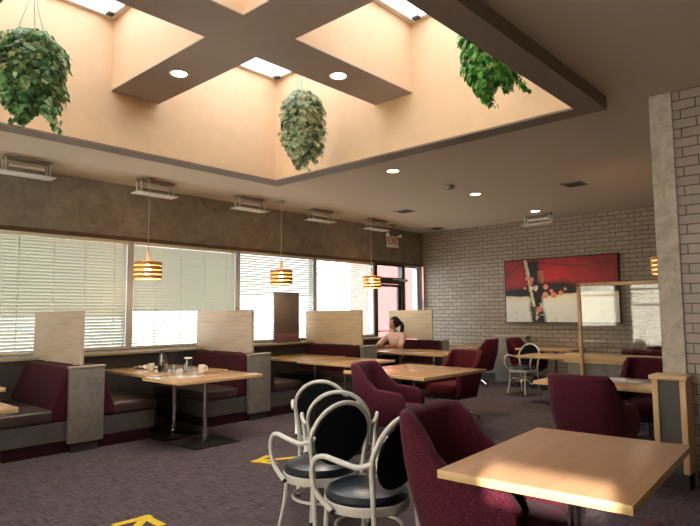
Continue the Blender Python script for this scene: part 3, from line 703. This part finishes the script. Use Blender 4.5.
# ------------------------------------------------------------------ painting
def build_painting():
    x0, x1, z0, z1 = -5.93, -3.59, 1.21, 2.54
    t = thing('painting', 'wide red and cream abstract painting on the brick wall', 'painting', ((x0 + x1) / 2, YB - 0.06, (z0 + z1) / 2))
    W_, H_ = x1 - x0, z1 - z0
    MB().box(-W_ / 2, W_ / 2, -0.02, 0.03, -H_ / 2, H_ / 2, 0.004).done('stretcher', M['canvas_edge'], t)
    NX, NZ = 176, 100; mb = MB(); lay = mb.bm.loops.layers.float_color.new('Col')
    e = 0.022; V = [[mb.bm.verts.new((-W_ / 2 + e + (W_ - 2 * e) * i / NX, -0.021, -H_ / 2 + e + (H_ - 2 * e) * j / NZ)) for i in range(NX + 1)] for j in range(NZ + 1)]
    rng = random.Random(3)
    def hsh(i, j): 
        n = (i * 374761393 + j * 668265263) & 0xffffffff; n = ((n ^ (n >> 13)) * 1274126177) & 0xffffffff; return ((n ^ (n >> 16)) & 0xffff) / 65535
    def noise(x, y):
        i, j = math.floor(x), math.floor(y); fx, fy = x - i, y - j; fx = fx * fx * (3 - 2 * fx); fy = fy * fy * (3 - 2 * fy)
        return (hsh(i, j) * (1 - fx) + hsh(i + 1, j) * fx) * (1 - fy) + (hsh(i, j + 1) * (1 - fx) + hsh(i + 1, j + 1) * fx) * fy
    def fbm(x, y): return noise(x, y) * 0.55 + noise(x * 2.1, y * 2.1) * 0.28 + noise(x * 4.3, y * 4.3) * 0.17
    def mix(a, b, f): f = max(0, min(1, f)); return tuple(p + (q - p) * f for p, q in zip(a, b))
    red, dkred, black, cream, yel, grey = [hexc(h)[:3] for h in ('971a22', '641016', '171012', 'd2d0c2', 'cdb578', 'a9ada8')]
    org = hexc('b45a3e')[:3]
    circ = [(.215, .70, .030), (.255, .68, .034), (.245, .62, .030), (.275, .55, .022), (.19, .545, .022), (.385, .555, .036), (.38, .43, .042), (.455, .425, .04), (.435, .49, .026), (.52, .455, .034), (.56, .515, .022), (.315, .20, .042)]
    for j in range(NZ):
        for i in range(NX):
            u, v = (i + .5) / NX, (j + .5) / NZ
            n = fbm(u * 9, v * 6); n2 = fbm(u * 30 + 7, v * 18)
            hor = 0.44 + 0.045 * (fbm(u * 5 + 3, 1) - 0.5) - 0.02 * math.sin(u * 6) + 0.05 * max(0, u - 0.6)
            c = mix(red, dkred, (n - 0.35) * 1.3)
            sw = 0.90 + 0.035 * math.sin(u * 7.5 - 0.6) - 0.16 * max(0, 0.16 - u) * 5
            c = mix(c, black, (1 - abs(v - sw) / 0.014) * 0.8)
            dark = (0.17 + 0.16 * math.exp(-((u - 0.42) / 0.22) ** 2) - abs(v - hor - 0.04) * 1.6) / 0.11 * (0.4 + n)
            if v > hor: c = mix(c, black, dark)
            else:
                c = mix(cream, yel, (0.11 - (hor - v)) / 0.11 * (0.4 + n2 * 0.9)); c = mix(c, grey, (n2 - 0.55) * 1.8 + (0.12 - v) * 1.5 * n)
                c = mix(c, black, (0.025 - (hor - v)) / 0.02 * (0.5 + n))
            wob = 0.03 * (fbm(2, v * 9) - 0.5)
            cx_ = 0.285 + 0.05 * (0.5 - v) + wob
            c = mix(c, black, (1.25 - abs(u - cx_) / (0.055 + 0.02 * n)) * 2.2 * (0.55 + 0.6 * n) if v < 0.98 else 0)
            gx = 0.255 + 0.10 * (0.42 - v) + 0.02 * (n2 - .5)
            if abs(u - gx) < 0.014: c = mix(c, mix(yel, cream, n2), 0.55 + 0.3 * n2 if v > 0.25 else 0.1)
            if n2 > 0.66 and abs(u - cx_) < 0.05 and v < 0.62: c = mix(c, cream, 0.8)
            if abs(u - 0.34) < 0.03 and abs(v - 0.72) < 0.10: c = mix(c, yel, 0.35 * n)
            for (cu_, cv_, r_) in circ:
                dd = math.hypot((u - cu_) * W_ / H_, v - cv_)
                if dd < r_ * 1.25: c = mix(c, mix(org, mix(org, cream, 0.4), n2 * 0.9 if dd < r_ * 0.9 else 0), min(1, (r_ * 1.25 - dd) / (r_ * 0.12)))
            f = mb.bm.faces.new((V[j][i], V[j][i + 1], V[j + 1][i + 1], V[j + 1][i]))
            for lp in f.loops: lp[lay] = (*c, 1)
    mb.done('canvas', M['canvas'], t, False)
build_painting()

# ------------------------------------------------------------------ hanging ivy
def ivy(loc, rx, ztop, zbot, n, pal, label, trails, seed, hang_top):
    rng = random.Random(seed)
    t = thing('hanging_ivy', label, 'hanging plant', loc, 0, 'hanging ivy plants in the skylight')
    H = ztop - zbot; lz = loc[2]
    MB().lathe([(0, 0), (rx * 0.38, 0.0), (rx * 0.5, H * 0.28), (rx * 0.53, H * 0.30), (rx * 0.45, H * 0.30), (rx * 0.40, H * 0.24), (0, H * 0.24)], 20, (0, 0, ztop - lz - H * 0.42)).done('pot', M['basket'], t)
    mb = MB()
    for k in range(3):
        g = 2 * PI * k / 3 + 0.5
        mb.tube([(rx * 0.5 * math.cos(g), rx * 0.5 * math.sin(g), ztop - lz - H * 0.14), (0.01 * math.cos(g), 0.01 * math.sin(g), min(hang_top - lz - 0.08, ztop - lz + 0.35))], 0.004, 5)
    mb.tube([(0, 0, min(hang_top - lz - 0.09, ztop - lz + 0.34)), (0, 0, hang_top - lz)], 0.006, 6)
    mb.done('hanger', M['cord'], t)
    mb = MB(); lay = mb.bm.loops.layers.float_color.new('Col'); st = MB()
    outline = [(0, 0), (0.30, -0.12), (0.52, 0.10), (0.36, 0.28), (0.50, 0.58), (0.22, 0.60), (0, 1.0), (-0.22, 0.60), (-0.50, 0.58), (-0.36, 0.28), (-0.52, 0.10), (-0.30, -0.12)]
    def leaf(p, nrm, size):
        nrm = nrm.normalized(); down = Vector((rng.uniform(-.6, .6), rng.uniform(-.6, .6), -1)); y = (down - nrm * down.dot(nrm)).normalized(); x = y.cross(nrm)
        col = rng.choice(pal); k = rng.uniform(0.75, 1.2); col = tuple(min(1, c * k) for c in col)
        vs = [mb.bm.verts.new(p + x * a * size + y * b * size + nrm * (-0.25 * a * a - 0.18 * b * b) * size) for a, b in outline]; ce = mb.bm.verts.new(p + y * 0.38 * size + nrm * 0.04 * size)
        edge = rng.random() < VAR
        for i in range(12):
            f = mb.bm.faces.new((ce, vs[i], vs[(i + 1) % 12]))
            for lp in f.loops: lp[lay] = (*(col if (lp.vert is ce or not edge) else CREAM), 1)
    VAR = 0.55 if 'variegated' in label else 0.12; CREAM = hexc('c9cfa4')[:3]
    for i in range(n):
        th = rng.uniform(0, 2 * PI); v = rng.random()
        prof = min(1, 0.45 + 3.2 * v) * min(1, 0.55 + 2.2 * (1 - v)) * (1 + 0.06 * math.sin(5 * th + 9 * v))
        r = rx * prof * rng.uniform(0.62, 1.04); z = ztop - H * v * (0.80 + 0.2 * (0.5 + 0.5 * math.sin(3 * th + seed))) - lz
        p = Vector((r * math.cos(th), r * math.sin(th), z)); nrm = Vector((math.cos(th), math.sin(th), 0.45 + rng.uniform(-.5, .5))) + Vector((rng.uniform(-.4, .4), rng.uniform(-.4, .4), 0))
        leaf(p, nrm, rng.uniform(0.038, 0.07))
    for (dx, dy, zl_) in trails:
        n0 = 14; top = Vector((dx * 0.6, dy * 0.6, zbot + 0.25 * H - lz)); prev = [top + (Vector((dx, dy, zl_ - lz)) - top) * (k / n0) + Vector((0.015 * math.sin(k), 0.015 * math.cos(k * 1.3), 0)) for k in range(n0 + 1)]
        st.tube(prev, 0.004, 5)
        for p in prev[2:]:
            for _ in range(2): leaf(p + Vector((rng.uniform(-.03, .03), rng.uniform(-.03, .03), 0)), Vector((rng.uniform(-1, 1), rng.uniform(-1, 1), 0.3)), rng.uniform(0.035, 0.06))
    st.tube([(0, 0, ztop - lz - H * .15), (rx * 0.4, 0.1 * rx, ztop - lz - H * 0.1), (rx * .6, 0.1 * rx, ztop - lz - H * .5)], 0.005, 5)
    mb.done('foliage', M['leaf'], t, False); st.done('stems', M['stem'], t)
    return t
gA = [hexc(h)[:3] for h in ('6f9f66', '588a54', '92b87c', '47754a', 'a6c48c')]
gB = [hexc(h)[:3] for h in ('86a07a', '6a8762', 'a2b594', '527350', 'b8c6a8')]
gC = [hexc(h)[:3] for h in ('62b04e', '4a9640', '80c666', '3a7c34', '98d27a')]
ivy((-4.97, 1.63, 3.35), 0.27, 3.74, 3.05, 1700, gA, 'large green hanging ivy at the upper left of the skylight', [(0.22, 0.15, 2.92), (0.26, 0.10, 2.98), (-0.1, -0.05, 3.0)], 11, BT)
ivy((-4.72, 4.40, 3.5), 0.25, 3.96, 3.12, 1700, gB, 'variegated pale hanging ivy in the far left well of the skylight', [(0.05, 0.0, 3.06)], 12, BT)
ivy((-2.22, 4.15, 3.5), 0.23, 3.85, 3.20, 1300, gC, 'bright green hanging ivy tucked behind the right edge of the skylight', [(0.24, 0.12, 3.22), (0.0, 0.0, 3.12)], 13, BT)

# ------------------------------------------------------------------ things on the tables
def on(x, y, z=0.75): return (x, y, z)
t = thing('coffee_jug', 'steel coffee jug with dark lid on the booth table', 'jug', on(-6.62, 3.80)); t.scale = (0.88,) * 3
MB().lathe([(0, 0.0), (0.055, 0.0), (0.062, 0.01), (0.062, 0.09)], 24).done('lower_body', M['rubber'], t)
MB().lathe([(0.062, 0.09), (0.064, 0.13), (0.058, 0.19), (0.045, 0.235), (0.043, 0.25), (0, 0.25)], 24).done('body', M['steel'], t)
MB().lathe([(0, 0.245), (0.046, 0.245), (0.048, 0.265), (0.035, 0.28), (0, 0.282)], 24).box(-0.012, 0.012, -0.075, -0.04, 0.248, 0.265, 0.003).done('lid', M['rubber'], t)
MB().tube(smoothpath([(0.03, 0.03, 0.265), (0.085, 0.06, 0.25), (0.09, 0.065, 0.16), (0.055, 0.04, 0.10)], 5), 0.010, 8).done('handle', M['rubber'], t)
def cup(loc, rz, label):
    t = thing('coffee_cup', label, 'cup', loc, rz, 'white coffee cups')
    MB().lathe([(0, 0.0), (0.028, 0.0), (0.036, 0.02), (0.040, 0.095), (0.037, 0.095), (0.033, 0.02), (0, 0.008)], 24).done('bowl', M['white_ceramic'], t)
    MB().tube(smoothpath([(0.036, 0, 0.08), (0.066, 0, 0.075), (0.066, 0, 0.035), (0.034, 0, 0.025)], 5), 0.006, 8).done('handle', M['white_ceramic'], t)
    return t
c0 = cup(on(-6.78, 3.74), R(200), 'white coffee cup just left of the coffee jug')
dup(c0, on(-6.10, 4.02), R(30), 'white coffee cup right of the drinking glasses', 'white coffee cups')
def tumbler(loc, h, r, label):
    t = tag(MB().lathe([(0, 0.0), (r * 0.8, 0.0), (r, h), (r - 0.003, h), (r * 0.8 - 0.003, 0.01), (0, 0.01)], 20).done('drinking_glass', M['glassware']), label, 'glass', 'clear glasses by the coffee jug'); t.location = loc; return t
tumbler(on(-6.42, 3.72), 0.13, 0.036, 'clear glass directly in front of the coffee jug')
tumbler(on(-6.30, 3.76), 0.10, 0.036, 'short clear glass right of the jug')
tumbler(on(-6.24, 3.88), 0.10, 0.036, 'short clear glass beside the right cup')
t = thing('carafe', 'clear glass carafe with a white lid between jug and cup', 'carafe', on(-6.40, 4.02))
MB().lathe([(0, 0), (0.052, 0.0), (0.056, 0.02), (0.05, 0.09), (0.032, 0.14), (0.036, 0.155), (0.033, 0.155), (0.029, 0.14), (0.046, 0.09), (0.05, 0.02), (0, 0.01)], 24).done('body', M['glassware'], t)
MB().lathe([(0, 0.155), (0.05, 0.155), (0.05, 0.168), (0, 0.172)], 24).done('lid', M['white_ceramic'], t)
mb = MB()
for i in range(9):
    for j in range(7): pass
rng = random.Random(5); G_ = 12; V = [[mb.bm.verts.new((-0.17 + 0.34 * i / G_, -0.10 + 0.20 * j / G_, 0.004 + 0.045 * abs(math.sin(i * 0.9 + j * 0.5)) * rng.uniform(.4, 1) * (1 - abs(i - 6) / 7))) for i in range(G_ + 1)] for j in range(G_ + 1)]
for j in range(G_):
    for i in range(G_): mb.bm.faces.new((V[j][i], V[j][i + 1], V[j + 1][i + 1], V[j + 1][i]))
o = tag(mb.done('napkin', M['napkin']), 'crumpled white napkin at the ledge end of the booth table', 'napkin'); o.location = on(-7.20, 3.90)
sd = o.modifiers.new('thick', 'SOLIDIFY'); sd.thickness = 0.004
def sheet(loc, rz, sx, sy, label, cat='paper'):
    mb = MB(); N = 6
    for i in range(N):
        x0, x1 = -sx / 2 + sx * i / N, -sx / 2 + sx * (i + 1) / N; h = lambda x: 0.002 + 0.006 * (x / sx + 0.5) ** 3
        v = [mb.bm.verts.new(p) for p in ((x0, -sy / 2, h(x0)), (x1, -sy / 2, h(x1)), (x1, sy / 2, h(x1)), (x0, sy / 2, h(x0)))]; mb.bm.faces.new(v)
    bmesh.ops.remove_doubles(mb.bm, verts=mb.bm.verts, dist=1e-5)
    o = tag(mb.done('paper_sheet', M['paper']), label, cat, 'loose papers on the tables'); o.location = loc; o.rotation_euler = (0, 0, rz)
    s = o.modifiers.new('thick', 'SOLIDIFY'); s.thickness = 0.0015; s.offset = 1
    return o
sheet(on(-2.12, 6.28), 0.2, 0.36, 0.25, 'left white paper on the table before the glass screen')
sheet(on(-1.86, 6.18), -0.3, 0.30, 0.22, 'right white paper on the table before the glass screen')
sheet(on(-1.72, 9.45), 0.4, 0.36, 0.28, 'pale paper on the table seen through the glass screen')
sheet(on(-6.85, 8.62), 0.1, 0.40, 0.22, 'white paper on the table in front of the woman')
t = tag(MB().lathe([(0, 0), (0.03, 0), (0.04, 0.02), (0.032, 0.16), (0.012, 0.21), (0.012, 0.27), (0, 0.27)], 18).done('bottle', M['bottle_green']), 'dark green bottle on the table beside the woman', 'bottle'); t.location = on(-7.48, 8.55)
t = thing('napkin_holder', 'small white napkin holder on the table behind the glass screen', 'napkin holder', on(-2.15, 9.62))
MB().box(-0.07, 0.07, -0.04, 0.04, 0, 0.15, 0.01).done('box', M['white_metal'], t); MB().box(-0.055, 0.055, -0.025, 0.025, 0.15, 0.19, 0.004).done('napkins', M['paper'], t)

# ------------------------------------------------------------------ yellow tape arrows on the carpet
def arrow(x, y, rz, label):
    t = thing('floor_arrow', label, 'floor marking', (x, y, 0.0), rz, 'yellow tape arrows on the carpet')
    h = 0.003; w = 0.03; names = []
    def strip(a, b, nm):
        a, b = Vector(a), Vector(b); d_ = (b - a).normalized(); n_ = Vector((-d_.y, d_.x)) * w
        hh = h + 0.0008 * len(names); names.append(nm); MB().prism([tuple(a - n_), tuple(b - n_), tuple(b + n_), tuple(a + n_)], 0.0, hh).done(nm, M['yellow_tape'], t, False)
    strip((0.03, 0), (0.50, 0), 'shaft'); strip((-0.02, -0.03), (0.17, 0.17), 'head_strip'); strip((-0.02, 0.03), (0.17, -0.17), 'head_strip')
arrow(-4.66, 3.70, R(62), 'yellow tape arrow on the carpet left of the cream chairs')
arrow(-4.0, 2.19, R(-48), 'yellow tape arrow at the bottom edge of the photo')

# ------------------------------------------------------------------ the woman at the far booth
def skin_mesh(V, E, Rr, lv=2):
    me = bpy.data.meshes.new('sk'); me.from_pydata([tuple(v) for v in V], E, []); ob = bpy.data.objects.new('sk', me); C.objects.link(ob)
    md = ob.modifiers.new('s', 'SKIN'); 
    for i, r in enumerate(Rr):
        r = r if isinstance(r, tuple) else (r, r); me.skin_vertices[0].data[i].radius = r
    me.skin_vertices[0].data[0].use_root = True
    sb = ob.modifiers.new('d', 'SUBSURF'); sb.levels = lv; sb.render_levels = lv
    bpy.context.view_layer.update(); out = bpy.data.meshes.new_from_object(ob.evaluated_get(bpy.context.evaluated_depsgraph_get()))
    bpy.data.objects.remove(ob); return out
def chain_skin(chains, lv=2):
    V, E, Rr, idx = [], [], [], {}
    for ch in chains:
        prev = None
        for key, co, r in ch:
            if key not in idx: idx[key] = len(V); V.append(co); Rr.append(r)
            if prev is not None: E.append((prev, idx[key]))
            prev = idx[key]
    return skin_mesh(V, E, Rr, lv)
def build_woman():
    t = thing('person', 'woman in a pink blouse seated at the far booth, looking out the window', 'person', (-7.19, 9.28, 0), 0); t.scale = (1.0,) * 3
    S = lambda s, x, y, z: (s * x, y, z)
    arms = {-1: [(-.175, -.06, 1.00), (-.27, -.25, .82), (-.17, -.46, .80)], 1: [(.175, -.06, 1.00), (.27, -.24, .82), (.06, -.44, .80)]}
    spine = [('pel', (0, .0, .55), (.15, .12)), ('waist', (0, -.01, .70), (.125, .095)), ('chest', (0, -.05, .88), (.14, .10)), ('up', (0, -.06, .985), (.10, .064)), ('neck', (0, -.075, 1.07), .048), ('nk2', (0, -.085, 1.13), .045)]
    chains = [spine]
    for s in (-1, 1):
        a = arms[s]; n = 'L' if s > 0 else 'R'
        chains.append([('up', None, None), (n + 'sh', a[0], .058), (n + 'el', a[1], .042), (n + 'wr', a[2], .028), (n + 'wx', tuple(Vector(a[1]).lerp(Vector(a[2]), 1.16)), .024)])
        chains.append([('pel', None, None), (n + 'hip', S(s, .10, -.10, .54), .092), (n + 'kn', S(s, .12, -.50, .53), .066), (n + 'an', S(s, .12, -.48, .10), .042), (n + 'ft', S(s, .13, -.62, .045), .036)])
    me = chain_skin(chains, 2)
    bm = bmesh.new(); bm.from_mesh(me)
    # hands: palm and five fingers each
    for s in (-1, 1):
        w = Vector(arms[s][2]); e = Vector(arms[s][1]); d_ = (w - e); d_.z = 0; d_.normalize(); sd = Vector((-d_.y, d_.x, 0)) * s
        ch = [[('w', w, .026), ('p', w + d_ * .045, (.036, .018)), ('q', w + d_ * .085, (.036, .016))]]
        for k, (o_, ln) in enumerate(((-.030, .066), (-.010, .078), (.010, .074), (.029, .058))):
            b0 = w + d_ * .08 + sd * o_; ch.append([('f%da' % k, b0, .0095), ('f%db' % k, b0 + d_ * ln * .5 + Vector((0, 0, .008)), .0085), ('f%dc' % k, b0 + d_ * ln * .95 + Vector((0, 0, -.012)), .008)])
        b0 = w + d_ * .03 - sd * .022; ch.append([('ta', b0, .013), ('tb', b0 + d_ * .03 - sd * .025, .011), ('tc', b0 + d_ * .06 - sd * .032 + Vector((0, 0, -.008)), .009)])
        for c_ in ch:
            hm = chain_skin([c_], 1); bm.from_mesh(hm)
    # head, turned towards the window
    hc = Vector((0, -.10, 1.235)); yaw = R(-48)
    rot = Matrix.Translation(hc) @ Matrix.Rotation(yaw, 4, 'Z')
    hb = MB(); vs = hb.ball((0, 0, 0), .076, .096, .118, 28, 20)
    for v in vs:
        if v.co.z < -0.03: k = (-0.03 - v.co.z) / 0.09; v.co.x *= 1 - .32 * k; v.co.y = v.co.y * (1 - .25 * k) - .018 * k
        if v.co.y < -0.05 and -0.02 < v.co.z < 0.03 and 0.015 < abs(v.co.x) < 0.05: v.co.y += .007
    hb.ball((0, -.096, -.018), .012, .018, .017, 10, 8); hb.ball((0, -.088, .008), .009, .012, .03, 10, 8); hb.ball((0, -.078, -.085), .022, .018, .016, 10, 8)
    for s in (-1, 1): hb.ball((s * .076, .008, -.01), .011, .02, .032, 10, 8)
    hb.xf(rot); tmp_ = bpy.data.meshes.new('h'); hb.bm.to_mesh(tmp_); hb.bm.free(); bm.from_mesh(tmp_)
    me2 = bpy.data.meshes.new('body'); bm.to_mesh(me2); bm.free()
    ob = bpy.data.objects.new('tmp', me2); C.objects.link(ob); rm = ob.modifiers.new('r', 'REMESH'); rm.mode = 'VOXEL'; rm.voxel_size = 0.004
    bpy.context.view_layer.update(); out = bpy.data.meshes.new_from_object(ob.evaluated_get(bpy.context.evaluated_depsgraph_get())); bpy.data.objects.remove(ob)
    out.name = 'body'; out.materials.clear(); out.materials.append(M['skin'])
    for p in out.polygons: p.use_smooth = True
    body = bpy.data.objects.new('body', out); C.objects.link(body); body.parent = t
    # clothes follow the same skeleton, a little wider
    ch = [[('pel', (0, .0, .56), (.165, .135)), ('waist', (0, -.01, .70), (.14, .11)), ('chest', (0, -.05, .88), (.155, .115)), ('up', (0, -.06, .99), (.13, .098)), ('nb', (0, -.07, 1.04), (.085, .075))]]
    for s in (-1, 1):
        a = arms[s]; mid = tuple(Vector(a[1]).lerp(Vector(a[2]), .35)); n = str(s)
        ch.append([('up', None, None), (n + 'sh', a[0], .072), (n + 'el', a[1], .056), (n + 'cu', mid, .046)])
    def clothing(nm, ch_, mat):
        me_ = chain_skin(ch_, 2); me_.name = nm; me_.materials.clear(); me_.materials.append(mat)
        for p in me_.polygons: p.use_smooth = True
        o_ = bpy.data.objects.new(nm, me_); C.objects.link(o_); o_.parent = t; return o_
    clothing('blouse', ch, M['blouse'])
    ch = [[('pel', (0, .0, .55), (.16, .13)), ('w', (0, -.01, .64), (.145, .115))]]
    for s in (-1, 1):
        n = str(s); ch.append([('pel', None, None), (n + 'h', S(s, .10, -.10, .54), .10), (n + 'k', S(s, .12, -.50, .53), .076), (n + 'a', S(s, .12, -.48, .14), .056)])
    clothing('trousers', ch, M['trousers'])
    for s in (-1, 1): 
        MB().box(s * .13 - .045, s * .13 + .045, -.72, -.45, 0.0, .07, .03, 3).done('shoe', M['rubber'], t)
    hb = MB(); vs = hb.ball((0, .012, .022), .086, .104, .114, 56, 40)
    dele = [v for v in hb.bm.verts if (v.co.y < -.03 + .03 * max(0, .02 - v.co.z) / .08 and v.co.z < .075 - .25 * max(0, -.06 - v.co.y)) or v.co.z < -.075]
    bmesh.ops.delete(hb.bm, geom=dele, context='VERTS')
    hb.ball((0, .115, .03), .026, .022, .026, 14, 10)
    hb.tube(smoothpath([(0, .11, .03), (0, .15, -.02), (0.0, .155, -.10), (0.005, .135, -.19), (0.005, .12, -.23)], 5), [.018 + .016 * math.sin(PI * min(1, k / 20 * .8 + .15)) for k in range(20)] + [.006], 12)
    hb.xf(rot); hr = hb.done('hair', M['hair'], t); sd = hr.modifiers.new('thick', 'SOLIDIFY'); sd.thickness = 0.01; sd.offset = 0.5
    for s in (-1, 1):
        eb = MB(); eb.ball((s * .031, -.083, .012), .012, .008, .007, 12, 8); eb.xf(rot); eb.done('eye', M['eye'], t)
        eb = MB(); eb.tube([(s * .016, -.092, .032), (s * .034, -.088, .036), (s * .05, -.074, .030)], .0035, 6); eb.xf(rot); eb.done('eyebrow', M['hair'], t)
    lb = MB(); lb.ball((0, -.09, -.052), .022, .009, .008, 12, 8); lb.xf(rot); lb.done('lips', M['lips'], t)
build_woman()

# ------------------------------------------------------------------ light
wd = bpy.data.worlds.new('World'); bpy.context.scene.world = wd; wd.use_nodes = True
bg = wd.node_tree.nodes['Background']; bg.inputs['Color'].default_value = (0.86, 0.93, 1.0, 1); bg.inputs['Strength'].default_value = 4.5
sd = bpy.data.lights.new('sun', 'SUN'); sd.energy = 16; sd.angle = R(0.6); sd.color = (1, 0.93, 0.82)
so = bpy.data.objects.new('sun', sd); C.objects.link(so)
dv = Vector((-0.37, 1.0, -0.325)); so.rotation_euler = dv.to_track_quat('-Z', 'Y').to_euler()
def portal(nm, loc, rot, sx, sy):
    l = bpy.data.lights.new(nm, 'AREA'); l.shape = 'RECTANGLE'; l.size = sx; l.size_y = sy; l.cycles.is_portal = True
    o = bpy.data.objects.new(nm, l); C.objects.link(o); o.location = loc; o.rotation_euler = rot
portal('portal_windows', (XW - 0.3, 4.5, 1.75), (0, R(-90), 0), 1.7, 13.5)
portal('portal_rear', (-2.4, YR - 0.25, 1.75), (R(90), 0, 0), 11, 1.6)
portal('portal_skylight', ((OX0 + OX1) / 2, (OY0 + OY1) / 2, BT + 0.12), (0, 0, 0), 4.1, 4.1)
def spot(loc, e, ang=110, col=(1, 0.86, 0.66)):
    l = bpy.data.lights.new('downlight_lamp', 'SPOT'); l.energy = e; l.spot_size = R(ang); l.spot_blend = 0.8; l.shadow_soft_size = 0.06; l.color = col
    o = bpy.data.objects.new('downlight_lamp', l); C.objects.link(o); o.location = loc
for x, y, z in ((-5.05, 3.02, BZ), (-3.93, 4.16, BZ), (-4.755, 6.09, CE), (-4.755, 8.25, CE), (-4.755, 10.47, CE)): spot((x, y, z - 0.03), 80)
for x, y in ((-7.46, 4.03), (-7.42, 6.42), (-7.48, 8.84), (-2.12, 8.70)):
    l = bpy.data.lights.new('pendant_bulb', 'POINT'); l.energy = 6; l.color = (1, 0.78, 0.5); l.shadow_soft_size = 0.05
    o = bpy.data.objects.new('pendant_bulb', l); C.objects.link(o); o.location = (x, y, 1.97)

# ------------------------------------------------------------------ camera
cd = bpy.data.cameras.new('camera'); cd.sensor_width = 36; cd.lens = 580.42 / 700 * 36; cd.clip_start = 0.05
co = bpy.data.objects.new('camera', cd); C.objects.link(co)
r_ = Vector((0.73847218, 0.67422937, -0.00857932)); u_ = Vector((0.0642386, -0.05768236, 0.9962661)); F_ = Vector((-0.67121699, 0.73626592, 0.08590837))
mt = Matrix((r_, u_, -F_)).transposed().to_4x4(); mt.translation = (0, 0, 1.45); co.matrix_world = mt
sc = bpy.context.scene; sc.camera = co
sc.view_settings.view_transform = 'Standard'; sc.view_settings.look = 'None'; sc.view_settings.exposure = 0.9; sc.view_settings.gamma = 1
sc.view_settings.use_curve_mapping = False
sc.cycles.use_denoising = True; sc.cycles.max_bounces = 10; sc.cycles.diffuse_bounces = 6; sc.cycles.transparent_max_bounces = 24; sc.cycles.sample_clamp_indirect = 8
sc.cycles.caustics_reflective = False; sc.cycles.caustics_refractive = False
